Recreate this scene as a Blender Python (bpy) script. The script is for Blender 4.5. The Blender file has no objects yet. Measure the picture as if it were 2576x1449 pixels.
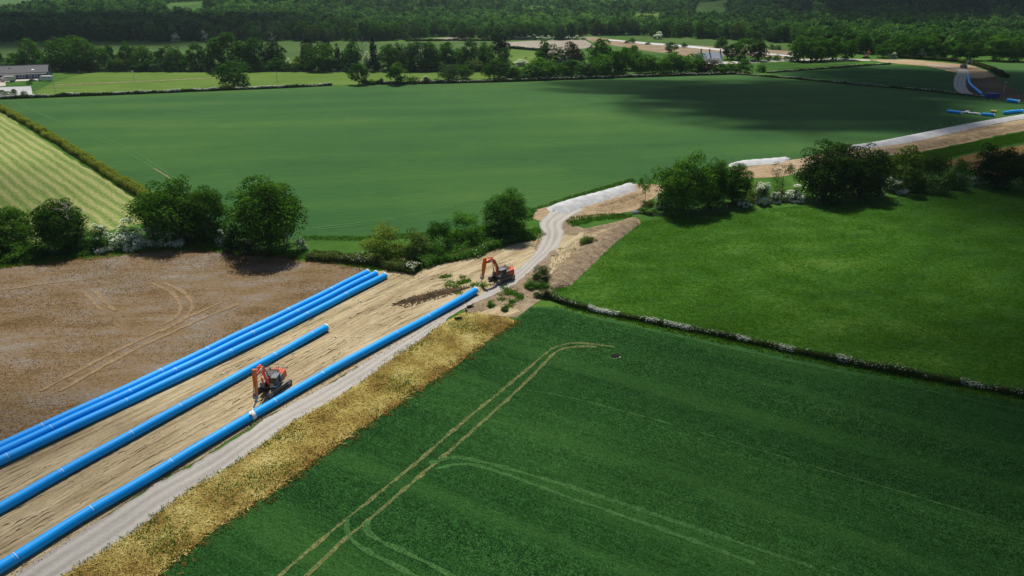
import bpy, bmesh, math, random
import numpy as np
from mathutils import Vector, Matrix

# ------------------------------------------------------------------ camera, sky, sun, exposure
sc = bpy.context.scene
COL = sc.collection
CAM_H, PITCH = 62.0, math.radians(23.86)
SUN_AZ, SUN_EL = math.radians(-6), math.radians(59)
cam_d = bpy.data.cameras.new("camera")
cam = bpy.data.objects.new("camera", cam_d)
COL.objects.link(cam)
cam.location = (0, 0, CAM_H)
cam.rotation_euler = (math.radians(90) - PITCH, 0, 0)
cam_d.sensor_width = 36
cam_d.lens = 24.375
cam_d.clip_start, cam_d.clip_end = 1.0, 20000
sc.camera = cam
world = bpy.data.worlds.new("World")
sc.world = world
world.use_nodes = True
wn = world.node_tree
sky = wn.nodes.new("ShaderNodeTexSky")
sky.sky_type = 'NISHITA'
sky.sun_disc = False
sky.sun_elevation = SUN_EL
sky.sun_rotation = SUN_AZ
wn.links.new(sky.outputs[0], wn.nodes["Background"].inputs[0])
wn.nodes["Background"].inputs[1].default_value = 0.06
sun_d = bpy.data.lights.new("sun", 'SUN')
sun_d.energy = 5.0
sun_d.angle = math.radians(0.5)
sun_d.color = (1.0, 0.955, 0.87)
sun = bpy.data.objects.new("sun", sun_d)
COL.objects.link(sun)
SUNV = Vector((math.sin(SUN_AZ) * math.cos(SUN_EL), math.cos(SUN_AZ) * math.cos(SUN_EL), math.sin(SUN_EL)))
sun.rotation_euler = SUNV.to_track_quat('Z', 'Y').to_euler()
sun.location = (0, 0, 300)
vs = sc.view_settings
vs.view_transform = 'Standard'
vs.look = 'None'
vs.exposure = 0.0
vs.gamma = 1.0
vs.use_curve_mapping = False
sc.cycles.max_bounces = 6
sc.cycles.transparent_max_bounces = 16

# ------------------------------------------------------------------ helpers
SP, CP = math.sin(PITCH), math.cos(PITCH)
FD, CX, CY = 1744.2, 1288.0, 724.5
rng = np.random.default_rng(7)
random.seed(7)


def G(x, y, z=0.0):
    """a point of the photograph (2576 x 1449) carried down its ray to the height z"""
    xd, yd = (x - CX) / FD, (y - CY) / FD
    t = (CAM_H - z) / (SP + CP * yd)
    return Vector((xd * t, (CP - SP * yd) * t, z))


def G2(x, y):
    p = G(x, y)
    return (p.x, p.y)


def scale_at(y):
    """photo pixels per metre at the ground row y"""
    return FD * (SP + CP * (y - CY) / FD) / CAM_H


def height(base_y, top_y):
    p = G(CX, base_y)
    yd = (top_y - CY) / FD
    return CAM_H - p.y * (SP + CP * yd) / (CP - SP * yd)


def proj(X, Y, Z):
    d = Z - CAM_H
    depth = Y * CP - d * SP
    up = Y * SP + d * CP
    return CX + FD * X / depth, CY - FD * up / depth


def smooth(pts, n=8):
    """Catmull-Rom through 2D/3D points"""
    P = [np.array(p, float) for p in pts]
    P = [2 * P[0] - P[1]] + P + [2 * P[-1] - P[-2]]
    out = []
    for i in range(1, len(P) - 2):
        a, b, c, d = P[i - 1], P[i], P[i + 1], P[i + 2]
        for k in range(n):
            t = k / n
            out.append(0.5 * (2 * b + (c - a) * t + (2 * a - 5 * b + 4 * c - d) * t * t + (3 * b - a - 3 * c + d) * t ** 3))
    out.append(P[-2])
    return out


def resample(pts, step):
    P = np.array([list(p)[:2] for p in pts], float)
    d = np.r_[0, np.cumsum(np.hypot(*np.diff(P, axis=0).T))]
    n = max(2, int(d[-1] / step) + 1)
    s = np.linspace(0, d[-1], n)
    return np.c_[np.interp(s, d, P[:, 0]), np.interp(s, d, P[:, 1])]


def mesh_np(name, V, F, mat=None, tint=None, uv=None, smooth_shade=False):
    """a mesh from arrays; F is (n,3) or (n,4)"""
    V = np.asarray(V, np.float32)
    F = np.asarray(F, np.int32)
    me = bpy.data.meshes.new(name)
    k = F.shape[1]
    me.vertices.add(len(V))
    me.vertices.foreach_set("co", V.ravel())
    me.loops.add(F.size)
    me.loops.foreach_set("vertex_index", F.ravel())
    me.polygons.add(len(F))
    me.polygons.foreach_set("loop_start", np.arange(0, F.size, k, dtype=np.int32))
    me.polygons.foreach_set("loop_total", np.full(len(F), k, np.int32))
    if smooth_shade:
        me.polygons.foreach_set("use_smooth", np.ones(len(F), bool))
    if tint is not None:
        a = me.attributes.new("tint", 'FLOAT', 'POINT')
        a.data.foreach_set("value", np.asarray(tint, np.float32))
    if uv is not None:
        l = me.uv_layers.new(name="UVMap")
        l.data.foreach_set("uv", np.asarray(uv, np.float32)[F.ravel()].ravel())
    me.update()
    if mat:
        me.materials.append(mat)
    return me


def obj(name, me, parent=None, loc=None):
    o = bpy.data.objects.new(name, me)
    COL.objects.link(o)
    if parent:
        o.parent = parent
    if loc is not None:
        o.location = loc
    return o


def tag(o, label=None, cat=None, group=None, kind=None):
    if label:
        o["label"] = label
    if cat:
        o["category"] = cat
    if group:
        o["group"] = group
    if kind:
        o["kind"] = kind
    return o


def empty(name, loc, rz=0.0):
    o = bpy.data.objects.new(name, None)
    COL.objects.link(o)
    o.location = loc
    o.rotation_euler = (0, 0, rz)
    o.empty_display_size = 0.5
    return o


ORD = ["first", "second", "third", "fourth", "fifth", "sixth", "seventh", "eighth", "ninth", "tenth", "eleventh",
       "twelfth", "thirteenth", "fourteenth", "fifteenth", "sixteenth", "seventeenth", "eighteenth", "nineteenth",
       "twentieth"]


# ------------------------------------------------------------------ materials
class NT:
    def __init__(self, name):
        self.m = bpy.data.materials.new(name)
        self.m.use_nodes = True
        self.t = self.m.node_tree
        self.t.nodes.clear()
        self.out = self.n("ShaderNodeOutputMaterial")

    def n(self, typ, **kw):
        nd = self.t.nodes.new(typ)
        for k, v in kw.items():
            setattr(nd, k, v)
        return nd

    def l(self, a, b):
        self.t.links.new(a, b)

    def math(self, op, a, b=None, c=None):
        nd = self.n("ShaderNodeMath", operation=op)
        for i, v in enumerate((a, b, c)):
            if v is None:
                continue
            if isinstance(v, (int, float)):
                nd.inputs[i].default_value = v
            else:
                self.l(v, nd.inputs[i])
        return nd.outputs[0]

    def noise(self, vec, scale, detail=3.0, rough=0.55, dist=0.0):
        nd = self.n("ShaderNodeTexNoise")
        nd.inputs["Scale"].default_value = scale
        nd.inputs["Detail"].default_value = detail
        nd.inputs["Roughness"].default_value = rough
        nd.inputs["Distortion"].default_value = dist
        self.l(vec, nd.inputs["Vector"])
        return nd.outputs["Fac"]

    def ramp(self, fac, stops):
        nd = self.n("ShaderNodeValToRGB")
        e = nd.color_ramp.elements
        while len(e) < len(stops):
            e.new(0.5)
        for el, (p, c) in zip(e, stops):
            el.position = p
            el.color = (*c, 1)
        self.l(fac, nd.inputs[0])
        return nd.outputs[0]

    def mix(self, fac, a, b, typ='MIX'):
        nd = self.n("ShaderNodeMix", data_type='RGBA', blend_type=typ)
        for s, v in ((nd.inputs[0], fac), (nd.inputs[6], a), (nd.inputs[7], b)):
            if isinstance(v, (int, float)):
                s.default_value = v
            elif isinstance(v, tuple):
                s.default_value = (*v, 1)
            else:
                self.l(v, s)
        return nd.outputs[2]

    def coords(self, kind="Object", rot=0.0, scale=(1, 1, 1)):
        tc = self.n("ShaderNodeTexCoord").outputs[kind]
        if rot == 0.0 and scale == (1, 1, 1):
            return tc
        mp = self.n("ShaderNodeMapping")
        # rotate first, then stretch: two mappings
        mp.inputs["Rotation"].default_value = (0, 0, -rot)
        self.l(tc, mp.inputs["Vector"])
        m2 = self.n("ShaderNodeMapping")
        m2.inputs["Scale"].default_value = scale
        self.l(mp.outputs[0], m2.inputs["Vector"])
        return m2.outputs[0]

    def finish(self, color, rough=0.9, bump=None, bump_d=0.3, bump_s=0.6, spec=0.2, metal=0.0, coat=0.0):
        b = self.n("ShaderNodeBsdfPrincipled")
        if isinstance(color, tuple):
            b.inputs["Base Color"].default_value = (*color, 1)
        else:
            self.l(color, b.inputs["Base Color"])
        if isinstance(rough, (int, float)):
            b.inputs["Roughness"].default_value = rough
        else:
            self.l(rough, b.inputs["Roughness"])
        b.inputs["Specular IOR Level"].default_value = spec
        b.inputs["Metallic"].default_value = metal
        b.inputs["Coat Weight"].default_value = coat
        if bump is not None:
            bp = self.n("ShaderNodeBump")
            bp.inputs["Strength"].default_value = bump_s
            bp.inputs["Distance"].default_value = bump_d
            self.l(bump, bp.inputs["Height"])
            self.l(bp.outputs[0], b.inputs["Normal"])
        self.l(b.outputs[0], self.out.inputs[0])
        return self.m


def ground_mat(name, stops, big=0.012, mid=0.12, fine=1.6, w=(0.35, 0.35, 0.3), rot=0.0, stretch=1.0,
               bump_d=0.25, bump_s=0.7, gain=1.7, detail=4.0):
    t = NT(name)
    c0 = t.coords()
    cs = t.coords(rot=rot, scale=(1.0 / stretch, 1, 1)) if stretch != 1.0 else c0
    n1 = t.noise(c0, big, 3)
    n2 = t.noise(cs, mid, detail)
    n3 = t.noise(cs if stretch > 3 else c0, fine, 3, 0.7)
    f = t.math('ADD', t.math('ADD', t.math('MULTIPLY', n1, w[0]), t.math('MULTIPLY', n2, w[1])), t.math('MULTIPLY', n3, w[2]))
    f = t.math('MULTIPLY_ADD', t.math('SUBTRACT', f, 0.5), gain * 1.75, 0.5)
    col = t.ramp(f, stops)
    h = t.math('ADD', n3, t.math('MULTIPLY', n2, 1.5))
    return t.finish(col, 0.95, h, bump_d, bump_s, spec=0.1)


def leaf_mat(name, dark, light, trans=0.18, tint=False, blossom=None):
    """foliage: every leaf its own shade, every tree its own tint"""
    t = NT(name)
    geo = t.n("ShaderNodeNewGeometry")
    oi = t.n("ShaderNodeObjectInfo")
    r = geo.outputs["Random Per Island"]
    if tint:
        at = t.n("ShaderNodeAttribute", attribute_name="tint")
        k = at.outputs["Fac"]
    else:
        k = oi.outputs["Random"]
    c0 = t.coords("Object")
    n = t.noise(c0, 0.09 if tint else 2.6, 2)
    f = t.math('ADD', t.math('MULTIPLY', r, 0.38), t.math('MULTIPLY', k, 0.32))
    f = t.math('ADD', f, t.math('MULTIPLY', t.math('SUBTRACT', n, 0.25), 0.6))
    if tint:
        f = t.math('ADD', t.math('MULTIPLY', r, 0.25), t.math('ADD', t.math('MULTIPLY', k, 0.7), t.math('MULTIPLY', t.math('SUBTRACT', n, 0.5), 0.5)))
        col = t.ramp(f, [(0.08, dark), (0.45, tuple(0.42 * a + 0.58 * b for a, b in zip(light, dark))), (0.72, tuple(0.75 * a for a in light)), (1.0, (light[0] * 1.25, light[1] * 1.1, light[2]))])
    else:
        col = t.ramp(f, [(0.12, dark), (0.88, light)])
    d = t.n("ShaderNodeBsdfDiffuse")
    tr = t.n("ShaderNodeBsdfTranslucent")
    t.l(col, d.inputs[0])
    tc = t.mix(1.0, col, (1.0, 1.25, 0.5), 'MULTIPLY')
    t.l(tc, tr.inputs[0])
    mx = t.n("ShaderNodeMixShader")
    mx.inputs[0].default_value = trans
    t.l(d.outputs[0], mx.inputs[1])
    t.l(tr.outputs[0], mx.inputs[2])
    t.l(mx.outputs[0], t.out.inputs[0])
    return t.m


def streak_leaf(name, rot, stops):
    t = NT(name)
    r = t.n("ShaderNodeNewGeometry").outputs["Random Per Island"]
    n = t.noise(t.coords(rot=rot, scale=(0.06, 1, 1)), 0.16, 4, 0.6)
    b = t.noise(t.coords(), 0.018, 3)
    f = t.math('ADD', t.math('MULTIPLY', r, 0.26), t.math('ADD', t.math('MULTIPLY_ADD', n, 2.1, -0.75), t.math('MULTIPLY_ADD', b, 0.9, -0.10)))
    col = t.ramp(f, stops)
    d = t.n("ShaderNodeBsdfDiffuse")
    tr = t.n("ShaderNodeBsdfTranslucent")
    t.l(col, d.inputs[0])
    t.l(col, tr.inputs[0])
    mx = t.n("ShaderNodeMixShader")
    mx.inputs[0].default_value = 0.3
    t.l(d.outputs[0], mx.inputs[1])
    t.l(tr.outputs[0], mx.inputs[2])
    t.l(mx.outputs[0], t.out.inputs[0])
    return t.m


def patch_leaf(name, stops, scale):
    t = NT(name)
    r = t.n("ShaderNodeNewGeometry").outputs["Random Per Island"]
    n = t.noise(t.coords(), scale, 5, 0.6)
    f = t.math('ADD', t.math('MULTIPLY', r, 0.35), t.math('MULTIPLY_ADD', t.math('SUBTRACT', n, 0.5), 2.1, 0.33))
    col = t.ramp(f, stops)
    d = t.n("ShaderNodeBsdfDiffuse")
    t.l(col, d.inputs[0])
    t.l(d.outputs[0], t.out.inputs[0])
    return t.m


def paint(name, col, rough=0.45, dirt=0.35, dirt_col=(0.22, 0.17, 0.11), metal=0.0, spec=0.5, scale=1.3):
    t = NT(name)
    c = t.coords()
    n = t.noise(c, scale, 5, 0.65)
    f = t.math('MULTIPLY', t.math('MAXIMUM', t.math('SUBTRACT', n, 0.45), 0.0), dirt * 4)
    f = t.math('MINIMUM', f, 0.8)
    cc = t.mix(f, col, dirt_col)
    return t.finish(cc, t.math('MULTIPLY_ADD', n, 0.3, rough - 0.12), spec=spec, metal=metal)


PIPE_ROT = 0.0
_a, _b = G(402, 1183), G(1137, 766)
PIPE_ROT = math.atan2(_b.y - _a.y, _b.x - _a.x)

M = {}
M['grass'] = ground_mat("grass_ground", [(0.0, (0.018, 0.05, 0.006)), (0.45, (0.042, 0.115, 0.012)), (0.75, (0.07, 0.15, 0.018)), (1.0, (0.12, 0.17, 0.04))])
_a, _b = G(500, 300), G(1500, 272)
M['wheat_far'] = ground_mat("wheat_crop", [(0.0, (0.0163, 0.0651, 0.0173)), (0.4, (0.031, 0.0967, 0.0223)), (0.65, (0.0447, 0.1153, 0.0238)), (1.0, (0.0757, 0.1469, 0.0288))],
                            big=0.008, mid=0.045, fine=0.95, w=(0.36, 0.32, 0.32), rot=math.atan2(_b.y - _a.y, _b.x - _a.x), stretch=8, bump_s=0.5, bump_d=0.2, gain=1.8)
_a, _b = G(1718, 1076), G(2576, 1330)
M['wheat_near'] = ground_mat("wheat_crop_near", [(0.0, (0.0119, 0.0521, 0.0125)), (0.4, (0.0238, 0.0874, 0.0187)), (0.65, (0.0323, 0.106, 0.0226)), (1.0, (0.0527, 0.1442, 0.0312))],
                             big=0.012, mid=0.09, fine=2.6, w=(0.3, 0.3, 0.4), rot=math.atan2(_b.y - _a.y, _b.x - _a.x), stretch=9, bump_s=0.8, bump_d=0.3, gain=2.1)
M['meadow'] = ground_mat("meadow_grass", [(0.0, (0.0131, 0.0475, 0.0027)), (0.4, (0.0262, 0.0874, 0.0054)), (0.62, (0.0361, 0.1064, 0.0072)), (1.0, (0.0722, 0.1425, 0.018))],
                         big=0.02, mid=0.13, fine=0.95, w=(0.22, 0.36, 0.42), rot=math.radians(8), stretch=2.2, bump_s=0.9, bump_d=0.35, gain=2.6)
M['paddock'] = ground_mat("paddock_grass", [(0.0, (0.055, 0.11, 0.012)), (0.5, (0.092, 0.165, 0.022)), (1.0, (0.145, 0.205, 0.042))], gain=1.6, rot=0, stretch=3)
M['far_field'] = ground_mat("far_pasture", [(0.0, (0.0315, 0.0712, 0.0128)), (0.5, (0.0558, 0.1121, 0.0208)), (1.0, (0.09, 0.1425, 0.036))])
M['pale_field'] = ground_mat("pale_stubble", [(0.0, (0.20, 0.17, 0.13)), (0.5, (0.30, 0.26, 0.21)), (1.0, (0.38, 0.34, 0.28))])
M['dry_field'] = ground_mat("dead_cover", [(0.0, (0.0774, 0.0468, 0.0206)), (0.28, (0.1419, 0.0918, 0.0413)), (0.46, (0.1935, 0.135, 0.0731)), (0.62, (0.1935, 0.1548, 0.1187)), (0.78, (0.2451, 0.207, 0.1634)), (1.0, (0.3698, 0.288, 0.129))],
                            big=0.035, mid=0.22, fine=1.3, w=(0.34, 0.36, 0.30), rot=math.radians(5), stretch=2.5, gain=1.7, bump_s=1.0, bump_d=0.3)
M['ochre_field'] = ground_mat("ochre_field", [(0.0, (0.12, 0.07, 0.02)), (0.5, (0.24, 0.15, 0.045)), (1.0, (0.36, 0.26, 0.09))])
M['dirt'] = ground_mat("subsoil", [(0.0, (0.18, 0.13, 0.07)), (0.33, (0.32, 0.25, 0.145)), (0.6, (0.435, 0.352, 0.215)), (1.0, (0.58, 0.49, 0.32))],
                       big=0.05, mid=0.42, fine=1.7, w=(0.22, 0.43, 0.35), rot=PIPE_ROT, stretch=9, gain=1.6, bump_s=0.9, bump_d=0.4)
M['topsoil'] = ground_mat("topsoil", [(0.0, (0.14, 0.098, 0.058)), (0.5, (0.27, 0.205, 0.132)), (1.0, (0.41, 0.33, 0.225))],
                          big=0.06, mid=0.5, fine=2.2, w=(0.25, 0.35, 0.4), gain=2.0, bump_s=1.0, bump_d=0.4)
M['dark_soil'] = ground_mat("churned_soil", [(0.0, (0.035, 0.024, 0.015)), (0.5, (0.10, 0.07, 0.04)), (1.0, (0.22, 0.15, 0.085))], mid=0.7, fine=2.5, bump_s=1.0, bump_d=0.6)
M['sand_soil'] = ground_mat("sandy_spoil", [(0.0, (0.20, 0.135, 0.075)), (0.45, (0.36, 0.262, 0.155)), (1.0, (0.52, 0.41, 0.27))], mid=0.3, fine=1.6, bump_s=1.0, bump_d=0.5, gain=2.0)
M['straw'] = ground_mat("straw_bed", [(0.0, (0.13, 0.095, 0.02)), (0.45, (0.33, 0.235, 0.055)), (0.75, (0.46, 0.33, 0.085)), (1.0, (0.56, 0.43, 0.15))],
                        big=0.05, mid=0.5, fine=2.4, gain=2.2, bump_s=1.0, bump_d=0.4)
M['sand_arena'] = ground_mat("arena_sand", [(0.0, (0.36, 0.36, 0.37)), (1.0, (0.5, 0.5, 0.5))])
M['yard'] = ground_mat("concrete_yard", [(0.0, (0.40, 0.36, 0.32)), (1.0, (0.55, 0.51, 0.46))])
M['pipe_trench'] = M['dark_soil']


def stripe_mat():
    """mown grass lying in swaths: pale dried ridges on greener aftermath"""
    t = NT("mown_swaths")
    a, b = G(0, 350), G(187, 483)
    rot = math.atan2(b.y - a.y, b.x - a.x)
    c = t.coords(rot=rot)
    wob = t.noise(t.coords(rot=rot, scale=(0.3, 1, 1)), 0.16, 3)
    sep = t.n("ShaderNodeSeparateXYZ")
    t.l(c, sep.inputs[0])
    ph = t.math('ADD', t.math('MULTIPLY', sep.outputs[1], 2 * math.pi / 3.5), t.math('MULTIPLY', t.math('SUBTRACT', wob, 0.5), 5.0))
    s = t.math('MULTIPLY_ADD', t.math('SINE', ph), 0.5, 0.5)
    n = t.noise(c, 1.1, 4, 0.7)
    n2 = t.noise(c, 0.03, 3)
    f = t.math('ADD', t.math('MULTIPLY_ADD', s, 0.34, 0.10), t.math('ADD', t.math('MULTIPLY', t.math('SUBTRACT', n, 0.5), 1.8), t.math('MULTIPLY', n2, 0.35)))
    col = t.ramp(f, [(0.12, (0.10, 0.17, 0.035)), (0.4, (0.19, 0.25, 0.065)), (0.68, (0.32, 0.32, 0.12)), (1.0, (0.46, 0.41, 0.20))])
    return t.finish(col, 0.95, t.math('ADD', n, s), 0.35, 0.8, spec=0.1)


def track_mat():
    """crushed stone: paler packed wheel lines, greyer loose middle and shoulders (UV: u along, v across)"""
    t = NT("crushed_stone")
    c = t.coords()
    tc = t.n("ShaderNodeTexCoord")
    sep = t.n("ShaderNodeSeparateXYZ")
    t.l(tc.outputs["UV"], sep.inputs[0])
    wob = t.noise(c, 0.12, 3)
    v = t.math('ADD', sep.outputs[1], t.math('MULTIPLY', t.math('SUBTRACT', wob, 0.5), 0.22))
    w = t.math('MULTIPLY_ADD', t.math('COSINE', t.math('MULTIPLY', v, 2 * math.pi * 3)), -0.5, 0.5)
    mp = t.n("ShaderNodeMapping")
    mp.inputs["Scale"].default_value = (0.09, 14, 1)
    t.l(tc.outputs["UV"], mp.inputs[0])
    ns = t.noise(mp.outputs[0], 1.0, 4)
    n = t.noise(c, 2.2, 5, 0.75)
    big = t.noise(c, 0.07, 3)
    f = t.math('ADD', t.math('MULTIPLY', w, 0.16), t.math('ADD', t.math('MULTIPLY', n, 0.36), t.math('ADD', t.math('MULTIPLY', ns, 0.38), t.math('MULTIPLY', big, 0.25))))
    col = t.ramp(f, [(0.25, (0.20, 0.185, 0.168)), (0.55, (0.36, 0.336, 0.305)), (0.9, (0.55, 0.52, 0.475))])
    return t.finish(col, 0.95, n, 0.12, 0.8, spec=0.1)


M['stripes'] = stripe_mat()
M['track'] = track_mat()
M['gravel'] = ground_mat("stone_heap", [(0.0, (0.36, 0.36, 0.36)), (0.5, (0.54, 0.54, 0.55)), (1.0, (0.70, 0.70, 0.70))], mid=0.4, fine=2.5, bump_s=0.8, bump_d=0.25)

M['oak'] = leaf_mat("oak_leaves", (0.012, 0.0403, 0.004), (0.1027, 0.236, 0.0209), trans=0.28)
M['oak_dark_and_shaded'] = leaf_mat("dark_and_shaded_oak_leaves", (0.0084, 0.024, 0.005), (0.0416, 0.0899, 0.0126), trans=0.2)  # dark species; also carries cloud shade for the right hedgerow oaks
M['leaf_mid'] = leaf_mat("broad_leaves", (0.0143, 0.0484, 0.008), (0.0796, 0.2091, 0.0216), trans=0.28)
M['leaf_bright'] = leaf_mat("bright_leaves", (0.0325, 0.091, 0.008), (0.115, 0.273, 0.0252), trans=0.3)
M['leaf_yellow'] = leaf_mat("yellowish_leaves", (0.054, 0.0975, 0.01), (0.1955, 0.2687, 0.0405), trans=0.28)
M['leaf_olive'] = leaf_mat("olive_leaves", (0.0336, 0.063, 0.01), (0.114, 0.168, 0.0315), trans=0.25)
M['leaf_grey'] = leaf_mat("grey_green_leaves", (0.0264, 0.063, 0.02), (0.11, 0.195, 0.063), trans=0.25)
M['leaf_brown'] = leaf_mat("reddish_leaves", (0.03, 0.028, 0.014), (0.10, 0.085, 0.045))
M['conifer'] = leaf_mat("conifer_needles", (0.006, 0.014, 0.008), (0.026, 0.046, 0.024), trans=0.05)
M['hedge'] = leaf_mat("hedge_leaves", (0.072, 0.117, 0.008), (0.3087, 0.3494, 0.044), trans=0.2)
M['hedge_dark'] = leaf_mat("dark_hedge_leaves", (0.012, 0.025, 0.006), (0.07, 0.095, 0.022), trans=0.1)
M['blossom'] = leaf_mat("hawthorn_blossom", (0.72, 0.73, 0.69), (0.90, 0.90, 0.87), trans=0.45)
M['blossom_pink'] = leaf_mat("chestnut_blossom", (0.20, 0.19, 0.16), (0.46, 0.42, 0.37), trans=0.2)
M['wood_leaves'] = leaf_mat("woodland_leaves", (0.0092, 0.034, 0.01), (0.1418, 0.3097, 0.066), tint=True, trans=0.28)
M['straw_blades'] = patch_leaf("straw_blades", [(0.0, (0.16, 0.11, 0.03)), (0.3, (0.36, 0.25, 0.07)), (0.55, (0.48, 0.385, 0.115)), (0.8, (0.62, 0.525, 0.19)), (1.0, (0.72, 0.64, 0.32))], 0.16)
M['orange_blades'] = leaf_mat("sprayed_off_blades", (0.15, 0.065, 0.018), (0.40, 0.22, 0.06), trans=0.1)
M['dead_blades'] = leaf_mat("dead_weed_stems", (0.108, 0.054, 0.027), (0.306, 0.2024, 0.099), trans=0.1)
M['grass_blades'] = leaf_mat("grass_blades", (0.039, 0.117, 0.006), (0.12, 0.24, 0.02), trans=0.3)
M['meadow_blades'] = leaf_mat("meadow_blades", (0.0218, 0.0794, 0.003), (0.1149, 0.2721, 0.0162), trans=0.35)
_a, _b = G(1718, 1076), G(2576, 1330)
M['wheat_blades'] = streak_leaf("wheat_blades", math.atan2(_b.y - _a.y, _b.x - _a.x), [(0.45, (0.0136, 0.0589, 0.013)), (0.72, (0.0289, 0.1026, 0.0194)), (0.9, (0.051, 0.152, 0.0288)), (1.0, (0.085, 0.209, 0.0432))])
M['bark'] = paint("bark", (0.10, 0.08, 0.06), 0.9, 0.3, (0.05, 0.045, 0.035), spec=0.1)
M['dead_wood'] = paint("bare_dead_wood", (0.42, 0.38, 0.33), 0.9, 0.2, (0.2, 0.18, 0.15), spec=0.1)
M['post'] = paint("weathered_timber", (0.46, 0.42, 0.34), 0.9, 0.2, (0.2, 0.18, 0.14), spec=0.1)
M['pole'] = paint("grey_pole", (0.5, 0.48, 0.44), 0.8, 0.1, spec=0.1)
M['wire'] = paint("fence_wire", (0.3, 0.3, 0.29), 0.5, 0.1, metal=0.8)


def pipe_mat(name, col):
    """extruded polyethylene: slight sheen, dusty upper patches"""
    t = NT(name)
    c = t.coords(rot=PIPE_ROT, scale=(0.12, 1, 1))
    n = t.noise(c, 1.2, 5, 0.6)
    n2 = t.noise(t.coords(), 0.25, 2)
    f = t.math('MULTIPLY', t.math('MAXIMUM', t.math('SUBTRACT', n, 0.58), 0.0), 2.2)
    cc = t.mix(f, col, (0.16, 0.40, 0.62))
    cc = t.mix(t.math('MULTIPLY', n2, 0.25), cc, tuple(x * 0.75 for x in col))
    return t.finish(cc, t.math('MULTIPLY_ADD', n, 0.3, 0.34), spec=0.22)


M['pipe'] = pipe_mat("blue_polyethylene", (0.0, 0.36, 0.97))
M['white_mark'] = paint("white_marking", (0.72, 0.80, 0.84), 0.6, 0.15)
M['weld'] = paint("weld_bead", (0.05, 0.36, 0.80), 0.4, 0.1)
M['cap'] = paint("white_end_cap", (0.80, 0.80, 0.80), 0.5, 0.15)
M['orange'] = paint("orange_paint", (0.78, 0.095, 0.012), 0.4, 0.18)
M['orange_light'] = paint("orange_stick_paint", (0.85, 0.19, 0.02), 0.4, 0.15)
M['steel_dark'] = paint("dark_steel", (0.055, 0.055, 0.06), 0.5, 0.25)
M['slate_grey'] = paint("grey_cab_paint", (0.12, 0.135, 0.155), 0.45, 0.12)
M['track_steel'] = paint("worn_track_steel", (0.30, 0.265, 0.22), 0.55, 0.6, (0.26, 0.21, 0.15), metal=0.3)
M['rubber'] = paint("black_rubber", (0.03, 0.03, 0.032), 0.7, 0.4, (0.2, 0.16, 0.11))
M['chrome'] = paint("cylinder_rod", (0.7, 0.7, 0.7), 0.2, 0.1, metal=1.0)
M['white'] = paint("white_paint", (0.80, 0.80, 0.79), 0.5, 0.08)
M['bolt_grey'] = paint("hitch_steel", (0.36, 0.35, 0.33), 0.5, 0.4)
M['strap'] = paint("lifting_strap", (0.62, 0.55, 0.44), 0.8, 0.1)


def glass_mat():
    t = NT("cab_glass")
    g = t.n("ShaderNodeBsdfGlossy")
    g.inputs[0].default_value = (0.6, 0.65, 0.7, 1)
    g.inputs["Roughness"].default_value = 0.08
    tr = t.n("ShaderNodeBsdfTransparent")
    tr.inputs[0].default_value = (0.72, 0.78, 0.8, 1)
    mx = t.n("ShaderNodeMixShader")
    mx.inputs[0].default_value = 0.05
    t.l(tr.outputs[0], mx.inputs[1])
    t.l(g.outputs[0], mx.inputs[2])
    t.l(mx.outputs[0], t.out.inputs[0])
    return t.m


M['glass'] = glass_mat()
M['dark_glass'] = paint("dark_window", (0.02, 0.025, 0.035), 0.12, 0.0, spec=0.8)
M['roof_metal'] = paint("grey_fibre_roof", (0.115, 0.115, 0.125), 0.85, 0.35, (0.17, 0.165, 0.15), scale=0.3)
M['slate_roof'] = paint("pale_slate_roof", (0.42, 0.46, 0.54), 0.7, 0.15, (0.3, 0.3, 0.32), scale=0.4)
M['brick'] = paint("red_brick", (0.17, 0.09, 0.07), 0.9, 0.3, (0.08, 0.06, 0.05))
M['blue_wall'] = paint("blue_boarding", (0.05, 0.10, 0.19), 0.8, 0.2, (0.15, 0.17, 0.2), scale=0.5)
M['pink_wall'] = paint("pinkish_gable", (0.50, 0.37, 0.30), 0.9, 0.2)
M['cream'] = paint("cream_paint", (0.60, 0.57, 0.50), 0.6, 0.15)
M['blue_box'] = paint("blue_container_paint", (0.012, 0.03, 0.26), 0.5, 0.12)
M['hi_vis'] = paint("pink_red_hi_vis", (0.80, 0.10, 0.13), 0.8, 0.05)
M['trousers'] = paint("pale_trousers", (0.55, 0.50, 0.44), 0.9, 0.1)
M['skin'] = paint("skin", (0.50, 0.30, 0.22), 0.6, 0.05)
M['horse'] = paint("dark_bay_coat", (0.035, 0.02, 0.012), 0.7, 0.1)
M['green_board'] = paint("green_board", (0.02, 0.12, 0.06), 0.6, 0.15)
M['grey_machine'] = paint("grey_machine_paint", (0.30, 0.29, 0.26), 0.5, 0.3)
M['yellow_paint'] = paint("dull_yellow_paint", (0.50, 0.36, 0.07), 0.5, 0.3)

# ------------------------------------------------------------------ ground
def hill(X, Y):
    r = 92 * np.exp(-((X - 1010) / 430) ** 2 - ((Y - 1750) / 560) ** 2)
    l = 26 * np.exp(-((X + 520) / 420) ** 2 - ((Y - 1750) / 450) ** 2)
    m = 10 * np.exp(-((X + 40) / 380) ** 2 - ((Y - 1500) / 300) ** 2)
    k = np.clip((np.asarray(Y, float) - 1150) / 350, 0, 1)
    return (r + l + m) * k * k * (3 - 2 * k)


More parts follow.
